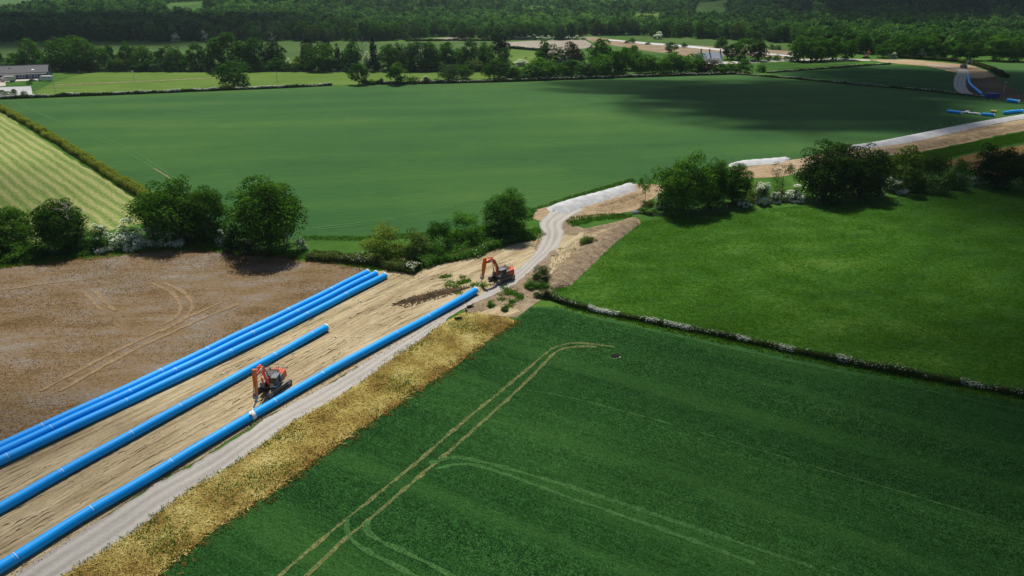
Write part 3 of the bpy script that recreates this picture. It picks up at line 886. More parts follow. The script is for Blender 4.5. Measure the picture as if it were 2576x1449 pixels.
def clods(name, pts, n, r, mat, label=None):
    P = scatter(pts, n)
    a = rng.uniform(0, 6.28, n)
    R = rng.uniform(r[0], r[1], n)
    base = np.array([[1, 0, 0], [0, 1, 0], [-1, 0, 0], [0, -1, 0], [0, 0, 1.1]], float)
    V = base[None] * R[:, None, None] * rng.uniform(0.6, 1.3, (n, 5, 1))
    c, s = np.cos(a)[:, None], np.sin(a)[:, None]
    X = V[..., 0] * c - V[..., 1] * s
    Y = V[..., 0] * s + V[..., 1] * c
    V = np.stack([X + P[:, 0:1], Y + P[:, 1:2], V[..., 2] + 0.04], -1)
    f = np.array([[0, 1, 4], [1, 2, 4], [2, 3, 4], [3, 0, 4]])
    F = (f[None] + (np.arange(n) * 5)[:, None, None]).reshape(-1, 3)
    tag(obj(name, mesh_np(name, V.reshape(-1, 3), F, mat)), kind="stuff")


clods("soil_clods", [(0, 1200), (400, 1010), (700, 860), (960, 710), (1060, 700), (1180, 720), (860, 900), (640, 1020), (300, 1190), (0, 1400)], 3500, (0.05, 0.2), M['dirt'])
clods("soil_clods", [(985, 765), (1060, 738), (1150, 720), (1190, 722), (1120, 748), (1020, 776)], 700, (0.08, 0.3), M['dark_soil'])
clods("soil_clods", [(1592, 550), (1500, 610), (1420, 680), (1380, 730), (1320, 740), (1400, 640), (1480, 580)], 1500, (0.05, 0.25), M['topsoil'])
clods("soil_clods", [(1480, 530), (1560, 512), (1640, 486), (1640, 500), (1540, 535)], 700, (0.08, 0.35), M['sand_soil'])
for e in ([(20, 1440), (402, 1196), (640, 1056), (1000, 856), (1180, 752), (1190, 758), (1000, 872), (640, 1072), (402, 1215), (40, 1452)],):
    clods("roadside_stones", e, 1800, (0.04, 0.16), M['topsoil'])

# ------------------------------------------------------------------ foliage meshes (unit size: 1 wide, 1 tall)
def crown_mesh(name, seed, n_clump, n_leaf, leaf, z0=0.22, shape='oak', up=0.75, hollow=0.35, clump=(0.10, 0.19)):
    r = np.random.default_rng(seed)
    C, R = [], []
    lobes = r.normal(0, 1, (5, 3))
    while len(C) < n_clump:
        d = r.normal(0, 1, 3)
        d /= np.linalg.norm(d)
        k = r.uniform(hollow, 1) ** 0.45
        bulge = 1 + 0.16 * math.sin(3 * math.atan2(d[1], d[0]) + seed) + 0.12 * math.sin(5 * d[2] + seed * 2.1 + d[0] * 3)
        cr = r.uniform(*clump)
        if shape == 'oak':
            p = d * k * bulge * np.array([0.5 - cr * 0.75, 0.5 - cr * 0.75, 0.5 * (1 - z0) - cr * 0.6])
            p[2] += z0 + (1 - z0) * 0.5
            if p[2] < z0 + 0.05 and np.hypot(p[0], p[1]) > 0.36:
                continue
        elif shape == 'bush':
            d[2] = abs(d[2])
            p = d * k * bulge * np.array([0.5 - cr * 0.75, 0.5 - cr * 0.75, 1 - cr])
            p[2] = max(p[2], cr * 0.5)
        elif shape == 'conifer':
            h = r.uniform(0, 1)
            a = r.uniform(0, 6.28)
            rad = (1 - h) ** 0.8 * 0.42 * r.uniform(0.5, 1)
            p = np.array([math.cos(a) * rad, math.sin(a) * rad, z0 + h * (0.97 - z0)])
            cr *= 0.35 + 0.75 * (1 - h)
        elif shape == 'pine':
            p = d * k * np.array([0.36, 0.36, 0.26])
            p[2] += 0.7
        else:   # 'tall': narrower at the top
            p = d * k * bulge * np.array([0.42, 0.42, 0.5 * (1 - z0) - cr * 0.5])
            p[2] += z0 + (1 - z0) * 0.5
            p[:2] *= 1.15 - 0.5 * p[2]
        C.append(p)
        R.append(cr)
    C, R = np.array(C), np.array(R)
    w = R ** 2
    i = r.choice(len(C), n_leaf, p=w / w.sum())
    d = r.normal(0, 1, (n_leaf, 3))
    d[:, 2] += up
    d /= np.linalg.norm(d, axis=1)[:, None]
    P = C[i] + d * (R[i] * r.uniform(0.78, 1.06, n_leaf))[:, None] * np.array([1.1, 1.1, 0.78])
    nrm = d + r.normal(0, 0.30, (n_leaf, 3)) + np.array([0, 0, 0.15])
    # fill the unit box: 1 wide, 1 tall
    rad = np.percentile(np.hypot(P[:, 0], P[:, 1]), 98.5)
    P[:, :2] *= 0.5 / rad
    P[:, 2] = z0 + (P[:, 2] - np.percentile(P[:, 2], 1)) * (1 - z0) / (np.percentile(P[:, 2], 99.7) - np.percentile(P[:, 2], 1))
    return leaves_at(name, P, nrm, leaf * r.uniform(0.6, 1.3, n_leaf), r)


def leaves_at(name, P, nrm, size, r, mat=None):
    n = len(P)
    nrm = nrm / np.linalg.norm(nrm, axis=1)[:, None]
    u = np.cross(nrm, r.normal(0, 1, (n, 3)))
    u /= np.linalg.norm(u, axis=1)[:, None]
    v = np.cross(nrm, u)
    s = size[:, None] * 0.5
    asp = r.uniform(0.55, 0.95, (n, 1))
    V = np.stack([P - u * s, P - v * s * asp, P + u * s, P + v * s * asp], 1)
    V[:, 0] += nrm * s * 0.25
    V[:, 2] += nrm * s * 0.25
    return mesh_np(name, V.reshape(-1, 3), np.arange(4 * n).reshape(n, 4), mat)


def tube(V, F, p0, p1, r0, r1, n=7):
    p0, p1 = np.array(p0, float), np.array(p1, float)
    d = p1 - p0
    d /= np.linalg.norm(d) + 1e-9
    a = np.cross(d, [0.31, 0.2, 0.93]) if abs(d[2]) < 0.9 else np.cross(d, [1, 0.1, 0])
    a /= np.linalg.norm(a)
    b = np.cross(d, a)
    base = len(V)
    for p, r in ((p0, r0), (p1, r1)):
        for k in range(n):
            t = 2 * math.pi * k / n
            V.append(tuple(p + (a * math.cos(t) + b * math.sin(t)) * r))
    for k in range(n):
        k2 = (k + 1) % n
        F.append((base + k, base + k2, base + n + k2, base + n + k))


def trunk_mesh(name, seed, top=0.62, r0=0.035, limbs=7, spread=0.36, twigs=2):
    """a tapering bole that forks into limbs which fork again"""
    r = random.Random(seed)
    V, F = [], []
    p = np.array([0.0, 0.0, -0.02])
    rad = r0 * 1.35
    q = np.array([r.uniform(-.01, .01), r.uniform(-.01, .01), 0.06])
    tube(V, F, p, q, rad, r0)
    p, rad = q, r0
    hs = np.linspace(0.16, top, 4)
    for h in hs:
        q = np.array([p[0] + r.uniform(-.025, .025), p[1] + r.uniform(-.025, .025), h])
        tube(V, F, p, q, rad, rad * 0.78)
        p, rad = q, rad * 0.78
    for k in range(limbs):
        a = 2 * math.pi * k / limbs + r.uniform(-.4, .4)
        h = r.uniform(0.2, top)
        s = spread * r.uniform(0.6, 1.0)
        m = np.array([math.cos(a) * s * .5, math.sin(a) * s * .5, h + 0.10])
        e = np.array([math.cos(a + .2) * s, math.sin(a + .2) * s, h + r.uniform(0.12, 0.28)])
        tube(V, F, (0, 0, h), m, r0 * .5, r0 * .36, 6)
        tube(V, F, m, e, r0 * .36, r0 * .14, 6)
        for t in range(twigs):
            b = a + r.uniform(-1.1, 1.1)
            g = m + (e - m) * r.uniform(.2, .9)
            tube(V, F, g, g + np.array([math.cos(b) * .12, math.sin(b) * .12, r.uniform(.03, .13)]), r0 * .15, r0 * .05, 5)
    me = bpy.data.meshes.new(name)
    me.from_pydata(V, [], F)
    for pl in me.polygons:
        pl.use_smooth = True
    me.materials.append(M['bark'])
    return me


CR = {}
for k in range(4):
    CR['oak', k] = crown_mesh("oak_crown", 11 + k, 120, 16000, 0.030, 0.03, 'oak', clump=(0.09, 0.165), hollow=0.25)
for k in range(3):
    CR['bush', k] = crown_mesh("bush_crown", 31 + k, 46, 5200, 0.038, 0, 'bush', clump=(0.10, 0.18))
CR['sapling', 0] = crown_mesh("sapling_crown", 5, 22, 1500, 0.042, 0.35, 'oak', clump=(0.08, 0.15))
CR['sapling', 1] = crown_mesh("sparse_crown", 9, 34, 1900, 0.030, 0.2, 'oak', clump=(0.07, 0.12))
for k in range(4):
    CR['mid', k] = crown_mesh("tree_crown", 51 + k, 40, 2600, 0.062, 0.02, 'oak', clump=(0.10, 0.18))
for k in range(2):
    CR['tall', k] = crown_mesh("tall_crown", 61 + k, 30, 2200, 0.066, 0.03, 'tall', clump=(0.11, 0.19))
    CR['midbush', k] = crown_mesh("shrub_crown", 71 + k, 20, 1100, 0.085, 0, 'bush', clump=(0.14, 0.25))
CR['conifer', 0] = crown_mesh("conifer_crown", 81, 60, 1800, 0.06, 0.08, 'conifer', up=-.2)
CR['pine', 0] = crown_mesh("pine_crown", 82, 16, 1500, 0.06, 0.4, 'pine', clump=(0.12, 0.18))
TK = {k: trunk_mesh("trunk", 100 + k) for k in range(3)}
TK['thin'] = trunk_mesh("thin_trunk", 120, 0.8, 0.016, 6, 0.25)
TK['pine'] = trunk_mesh("pine_trunk", 121, 0.85, 0.022, 4, 0.2)
TK['dead'] = trunk_mesh("bare_trunk", 122, 0.9, 0.03, 10, 0.38, 4)
BLOOM = {}


def bloom_mesh(kind, k, n, size):
    """flowers sit on the outside of the crown they belong to"""
    if (kind, k, n) in BLOOM:
        return BLOOM[kind, k, n]
    me = CR[kind, k]
    r = np.random.default_rng(k + n)
    co = np.empty(len(me.vertices) * 3, np.float32)
    me.vertices.foreach_get("co", co)
    c = co.reshape(-1, 4, 3).mean(1)
    ctr = np.array([0, 0, 0.42])
    d = c - ctr
    f = np.sin(c[:, 0] * 17 + k) * np.sin(c[:, 1] * 15 + 1) + np.sin(c[:, 2] * 13 + k * 2) * 0.7
    pick = np.argsort(-(np.linalg.norm(d, axis=1) * 1.6 + f * 0.42 + r.normal(0, .22, len(c))))[:n]
    d = d[pick] / np.linalg.norm(d[pick], axis=1)[:, None]
    P = c[pick] + d * 0.035
    BLOOM[kind, k, n] = leaves_at("blossom", P, d * .8 + r.normal(0, .3, d.shape) + np.array([0, 0, .9]), size * r.uniform(.6, 1.3, n), r)
    return BLOOM[kind, k, n]


def part(name, me, parent, mat=None, loc=None, scale=None, rz=None):
    o = bpy.data.objects.new(name, me)
    COL.objects.link(o)
    o.parent = parent
    if mat:
        if not me.materials:
            me.materials.append(None)
        o.material_slots[0].link = 'OBJECT'
        o.material_slots[0].material = mat
    if loc is not None:
        o.location = loc
    if scale is not None:
        o.scale = scale
    if rz is not None:
        o.rotation_euler = (0, 0, rz)
    return o


def plant(name, x, base, top, w, kind, k, mat, label, cat, group=None, trunk=0, bloom=0, bloom_mat=None, bloom_size=0.05, depth=None, min_h=0.4):
    """a tree or shrub standing where the photograph shows it: x, base row, top row and width in photo pixels"""
    h = max(min_h, height(base, top))
    wm = w / scale_at(base) * (1.04 if base > 300 else 1.18)
    p = G(x, base)
    rz = random.uniform(0, 6.28)
    e = empty(name, p)
    tag(e, label, cat, group)
    d = (depth or 1.0) * wm
    part("crown", CR[kind, k], e, M[mat], scale=(wm, d, h), rz=rz if depth is None else 0)
    if trunk is not None:
        t = part("trunk", TK[trunk], e, scale=(min(wm, h), min(wm, h), h), rz=rz)
    if bloom:
        part("blossom", bloom_mesh(kind, k, bloom, bloom_size), e, M[bloom_mat or 'blossom'], scale=(wm, d, h), rz=rz if depth is None else 0)
    return e


# ------------------------------------------------------------------ trees and shrubs of the near hedgerows
HG1 = "trees of the left hedgerow"
plant("oak_tree", 22, 628, 511, 150, 'oak', 0, 'oak', "broad oak cut by the left edge of the photo, behind the dark hedge", "tree", HG1)
o_ = plant("oak_tree", 165, 630, 502, 128, 'oak', 1, 'oak', "oak with bare grey limbs on its right side, second from the left edge", "tree", HG1)
dl = part("dead_limb", TK['dead'], o_, M['dead_wood'], loc=(4.2, -2.2, 9.0), scale=(6, 6, 4.5), rz=0.6)
plant("oak_tree", 440, 606, 456, 168, 'oak', 2, 'oak', "large rounded oak behind the white hawthorns at the corner of the mown field", "tree", HG1)
plant("oak_tree", 530, 600, 474, 120, 'oak', 3, 'oak', "lower oak joined to the right side of the large rounded oak", "tree", HG1)
o_ = plant("oak_tree", 683, 632, 446, 186, 'oak', 1, 'oak', "tallest oak of the left hedgerow, standing alone above the dry field", "tree", HG1)
part("dead_limb", TK['dead'], o_, M['dead_wood'], loc=(5.2, -3.0, 3.5), scale=(6, 6, 4.5), rz=2.2)
plant("oak_tree", 603, 632, 545, 88, 'bush', 1, 'oak_dark_and_shaded', "dark bush on the left foot of the tallest hedgerow oak", "bush", None, None)
HB = "dark bushes of the left hedgerow"
for i, (x, b, t, w, k, m, lb) in enumerate([
        (-20, 664, 600, 110, 0, 'oak', "dark hedge bush at the left edge, at the corner of the dry field"),
        (60, 656, 608, 130, 1, 'oak', "dark hedge bush in front of the leftmost oak"),
        (150, 646, 572, 120, 2, 'leaf_mid', "rounded hedge bush in front of the oak with bare limbs"),
        (218, 637, 580, 100, 0, 'leaf_mid', "rounded hedge bush left of the first white hawthorn"),
        (300, 622, 590, 70, 1, 'oak', "low hedge bush between the first two white hawthorns"),
        (365, 616, 590, 60, 2, 'leaf_mid', "low green hedge bush among the white hawthorns"),
        (485, 610, 580, 80, 0, 'oak', "dark bush under the large rounded oak"),
        (555, 609, 575, 70, 2, 'oak', "dark bush in the gap left of the tallest hedgerow oak")]):
    plant("hedge_bush", x, b - 9, t, w, 'bush', k, m, lb, "bush", HB, None)
HW = "hawthorns in white flower"
for x, b, t, w, k, n, lb in [
        (263, 632, 568, 50, 0, 900, "hawthorn thinly dusted with white, leftmost of the left hedgerow"),
        (330, 625, 556, 70, 1, 2000, "white hawthorn between the low bushes and the large oak, widest of the left hedgerow"),
        (390, 620, 562, 52, 2, 2000, "narrow white hawthorn in the middle of the left hedgerow whites"),
        (433, 617, 553, 60, 0, 2400, "brightest white hawthorn, right in front of the large rounded oak"),
        (563, 622, 578, 26, 1, 1100, "small white hawthorn left of the tallest hedgerow oak"),
        (757, 632, 600, 26, 2, 1000, "small white hawthorn at the right foot of the tallest hedgerow oak"),
        (630, 634, 596, 40, 2, 700, "sparse white hawthorn under the tallest hedgerow oak"),
        (1664, 520, 484, 32, 0, 1200, "white hawthorn at the left foot of the big oak beside the meadow fence"),
        (1868, 516, 497, 30, 1, 1600, "low white hawthorn behind the meadow fence, right of the big oak"),
        (1917, 510, 460, 36, 2, 1900, "tall narrow white hawthorn in the middle of the right hedgerow"),
        (1948, 508, 483, 24, 0, 1300, "small white hawthorn right beside the tall narrow one"),
        (1994, 503, 465, 46, 1, 1900, "round white hawthorn against the dark twin oak"),
        (2252, 480, 447, 50, 2, 1800, "white hawthorn at the foot of the pale yellow tree"),
        (2212, 486, 470, 26, 0, 700, "low hawthorn with few flowers under the dark twin oak"),
        (2405, 468, 440, 34, 1, 1400, "white hawthorn right of the wide olive bush"),
        (2448, 464, 443, 20, 2, 1300, "smallest white hawthorn, beside the dark oak near the right edge")]:
    plant("hawthorn", x, b - (3 if x < 800 else -2), t, w * 1.12, 'bush', k, 'leaf_mid', lb, "hawthorn", HW, None, bloom=int(n * 1.35), bloom_size=0.06)
for x, b, t, w, k, m, lb in [
        (962, 646, 571, 128, 0, 'leaf_yellow', "yellow green bush at the left end of the shrub row by the wheat"),
        (1052, 640, 573, 96, 1, 'leaf_olive', "olive bush next to the yellow green one in the shrub row"),
        (1112, 628, 558, 84, 2, 'leaf_mid', "mid green bush in the middle of the shrub row"),
        (1172, 612, 539, 112, 0, 'leaf_bright', "fresh green tall bush left of the round tree by the track"),
        (1215, 600, 560, 70, 1, 'oak', "dark bush tucked between fresh green bush and round tree"),
        (1100, 652, 610, 70, 1, 'leaf_mid', "low bush in front of the middle of the shrub row")]:
    plant("shrub", x, b, t, w, 'bush', k, m, lb, "bush", "shrub row beside the stone track", None)
plant("round_tree", 1279, 592, 481, 126, 'oak', 3, 'leaf_mid', "round dark green tree standing right beside the bend of the track", "tree")
plant("hawthorn", 1166, 612, 596, 24, 'bush', 1, 'leaf_mid', "small white hawthorn in front of the fresh green bush", "hawthorn", HW, None, bloom=1300, bloom_size=0.06)
plant("shrub", 1361, 702, 667, 52, 'bush', 0, 'leaf_mid', "dark round bush right of the track, beside the topsoil bank", "bush", None, None)
plant("shrub", 1338, 724, 702, 46, 'bush', 1, 'leaf_bright', "low leafy bush just below the dark round bush by the track", "bush", None, None)
plant("shrub", 1368, 744, 712, 52, 'bush', 2, 'leaf_mid', "leafy bush at the end of the white flecked field hedge", "bush", None, None)
plant("shrub", 1480, 618, 597, 44, 'bush', 2, 'leaf_olive', "low scrubby bush on the brown soil inside the wire fence", "bush", None, None)
plant("leafy_weed", 1236, 770, 755, 26, 'bush', 0, 'leaf_bright', "large leafy weed growing on the bare soil below the track", "weed", None, None)
plant("leafy_weed", 1270, 781, 764, 24, 'bush', 1, 'leaf_mid', "second leafy weed on the bare soil, nearer the field corner", "weed", None, None)

HR = "trees of the right hedgerow"
plant("young_tree", 1622, 508, 436, 50, 'sapling', 0, 'leaf_bright', "slender young tree with bare stem in front of the ribbed stone heap", "tree", HR, 'thin')
plant("shrub", 1632, 536, 504, 50, 'bush', 2, 'leaf_olive', "low bush at the corner post of the meadow fence", "bush", None, None)
plant("oak_tree", 1716, 532, 385, 152, 'oak', 0, 'oak', "big rounded oak standing over the meadow corner", "tree", HR)
plant("oak_tree", 1783, 522, 401, 92, 'oak', 2, 'oak', "narrower oak pressed against the right side of the big rounded oak", "tree", HR)
plant("oak_tree", 1842, 512, 412, 98, 'oak', 1, 'oak', "smaller round oak in front of the short stone heap", "tree", HR)
plant("thin_tree", 1966, 492, 407, 66, 'sapling', 1, 'leaf_olive', "thin half bare tree against the orange bank", "tree", HR, 'thin')
for x, b, t, w, k, m, lb in [(1905, 506, 462, 70, 0, 'leaf_olive', "olive thicket left of the thin half bare tree"),
                             (1962, 502, 470, 70, 1, 'leaf_olive', "olive thicket under the thin half bare tree"),
                             (2345, 480, 388, 92, 2, 'leaf_olive', "wide olive bush right of the pale yellow tree"),
                             (2404, 474, 402, 62, 0, 'oak', "dark green bush between wide olive bush and dark oak"),
                             (2300, 482, 430, 50, 1, 'leaf_mid', "small green bush between pale yellow tree and wide olive bush")]:
    plant("shrub", x, b, t, w, 'bush', k, m, lb, "bush", None, None)
plant("oak_tree", 2072, 502, 358, 142, 'oak', 3, 'oak_dark_and_shaded', "left half of the dark twin oaks, nearer to the short stone heap", "tree", HR)  # cloud shade is put into the leaf colour of the twin oaks
plant("oak_tree", 2165, 494, 362, 138, 'oak', 0, 'oak_dark_and_shaded', "right half of the dark twin oaks, beside the pale yellow tree", "tree", HR)  # same darker leaves, cloud shade painted in
plant("yellow_tree", 2270, 480, 366, 98, 'tall', 0, 'leaf_yellow', "pale yellow green tree in the right hedgerow", "tree", HR, 'thin')
plant("oak_tree", 2503, 470, 368, 124, 'oak', 2, 'oak_dark_and_shaded', "dark spreading oak near the right edge of the photo", "tree", HR)  # leaf colour darkened for cloud shade
plant("oak_tree", 2590, 464, 374, 100, 'oak', 1, 'oak_dark_and_shaded', "dark oak cut by the right edge of the photo", "tree", HR)  # darker leaves stand in for cloud shade here too

# ------------------------------------------------------------------ clipped field hedges
def hedge(name, pts, w, h, mat, label, n_per_m=40, leaf=0.3, bloom=0.0, spots=None, group=None, top_var=0.18):
    L = resample([G2(*p) for p in smooth(pts, 6)], 1.0)
    n = len(L)
    T = np.gradient(L, axis=0)
    T /= np.linalg.norm(T, axis=1)[:, None]
    N = np.c_[-T[:, 1], T[:, 0]]
    r = np.random.default_rng(len(pts) * 100 + n)
    hv = h * (1 + top_var * np.convolve(r.normal(0, 1, n + 8), np.ones(5) / 3, 'same')[4:n + 4])
    wv = w * (1 + 0.22 * np.convolve(r.normal(0, 1, n + 8), np.ones(5) / 3, 'same')[4:n + 4])
    # dense twiggy inside
    k = 7
    V = []
    for j in range(k):
        a = math.pi * j / (k - 1)
        P = L + N * (math.cos(a) * wv * 0.38)[:, None]
        V.append(np.c_[P + r.normal(0, .05, P.shape), hv * 0.86 * (math.sin(a) ** 0.5 if 0 < a < math.pi - 1e-6 else 0)])
    V = np.concatenate(V)
    i = np.arange(k - 1)[:, None] * n + np.arange(n - 1)[None]
    F = np.stack([i, i + 1, i + 1 + n, i + n], -1).reshape(-1, 4)
    root = empty(name, (float(L[0, 0]), float(L[0, 1]), 0))
    tag(root, label, "hedge", group)
    V[:, :2] -= L[0]
    part("twigs", mesh_np("hedge_twigs", V, F, M['hedge_dark']), root)
    length = n * 1.0
    m = int(length * n_per_m)
    s = r.uniform(0, n - 1.001, m)
    a = r.uniform(0.02, math.pi - 0.02, m)
    i0 = s.astype(int)
    f = (s - i0)[:, None]
    ctr = L[i0] * (1 - f) + L[i0 + 1] * f
    rad = r.uniform(0.85, 1.12, m)
    cx = np.sign(np.cos(a)) * np.abs(np.cos(a)) ** 0.6
    cz = np.sin(a) ** 0.6
    P = np.c_[ctr + N[i0] * (cx * wv[i0] * 0.5 * rad)[:, None], cz * hv[i0] * rad]
    nr = np.c_[N[i0] * (np.cos(a) * 0.8)[:, None], np.sin(a) + .25] + r.normal(0, .3, (m, 3))
    P[:, :2] -= L[0]
    part("foliage", leaves_at("hedge_foliage", P, nr, leaf * r.uniform(.6, 1.4, m), r), root, M[mat])
    if bloom:
        q = np.convolve(r.normal(0, 1, n + 20), np.ones(7) / 7, 'same')[10:n + 10]
        q = (q - q.min()) / (np.ptp(q))
        keep = (cz > 0.55) & (r.random(m) < bloom * np.clip((q[i0] - 0.35) * 3, 0, 1))
        if spots is not None:
            for (sx, sy, rr, dens) in spots:
                c = np.array(G2(sx, sy)) - L[0]
                keep |= (np.linalg.norm(P[:, :2] - c, axis=1) < rr) & (cz > 0.4) & (r.random(m) < dens)
        if keep.sum() > 3:
            part("blossom", leaves_at("hedge_blossom", P[keep] * [1, 1, 1.06], nr[keep], leaf * 1.05 * r.uniform(.6, 1.3, keep.sum()), r), root, M['blossom'])
    return root


hedge("field_hedge", [(1372, 747), (1480, 781), (1700, 825), (1900, 867), (2160, 922), (2400, 966), (2640, 1012)], 1.35, 1.2, 'hedge_dark',
      "low dark hedge flecked with white blossom between the meadow and the near wheat", 190, 0.20, 0.09,
      [(1505, 785, 2.2, .95), (1530, 790, 2.5, .6), (1640, 812, 1.5, .5), (1690, 822, 1.6, .55), (1720, 830, 1.2, .5), (1868, 859, 1.4, .6), (1978, 883, 1.5, .6), (2120, 913, 1.3, .45), (2440, 975, 1.6, .5)])
hedge("field_hedge", [(-30, 258), (0, 274), (100, 330), (200, 392), (300, 456), (382, 505)], 3.4, 2.2, 'hedge',
      "clipped sunlit hedge running along the mown striped field on the left", 170, 0.35, 0.0)
hedge("field_hedge", [(-20, 250), (150, 244), (330, 237), (520, 229), (700, 222), (835, 215)], 2.4, 1.6, 'hedge_dark',
      "long low far hedge between the wheat and the paddock, whitish with blossom", 60, 0.6, 0.75)
hedge("field_hedge", [(920, 212), (1045, 211), (1140, 209), (1300, 205), (1500, 198), (1680, 192), (1850, 187)], 3.0, 1.7, 'hedge_dark',
      "far hedge in front of the trees along the top of the wheat", 60, 0.6, 0.22)
hedge("field_hedge", [(1850, 187), (2000, 199), (2150, 213), (2300, 226), (2412, 238), (2480, 246)], 1.6, 1.1, 'hedge_dark',
      "pale speckled hedge dividing the wheat from the shaded far field", 60, 0.5, 0.5)
hedge("field_hedge", [(1930, 184), (2040, 176), (2140, 168), (2240, 162)], 1.5, 1.1, 'hedge_dark', "short speckled hedge along the far green pasture", 40, 0.6, 0.5)
hedge("field_hedge", [(2250, 146), (2340, 151), (2420, 158), (2480, 172), (2530, 196)], 4, 2.4, 'hedge_dark', "dark hedge above the pale spoil of the far road", 50, 0.8, 0.0)
hedge("field_hedge", [(780, 648), (860, 655), (940, 664), (1000, 676), (1052, 684)], 4.2, 1.9, 'hedge_dark', "low thick hedge behind the ends of the stacked blue pipes", 150, 0.35, 0.05,
      [(1050, 682, 2.5, .3)])
hedge("field_hedge", [(1020, 104), (1130, 103), (1260, 103)], 3, 2.2, 'hedge_dark', "thin dark hedge far behind the central grove", 20, 1.2, 0.1)
hedge("field_hedge", [(1270, 121), (1345, 127), (1400, 130)], 3, 2.2, 'hedge_dark', "grey green hedge along the horse paddock", 25, 1.0, 0.1)
hedge("field_hedge", [(1060, 668), (1140, 650), (1240, 620), (1330, 596)], 5.5, 1.5, 'leaf_mid', "rough green bramble hedge under the shrub row", 150, 0.4, 0.02)

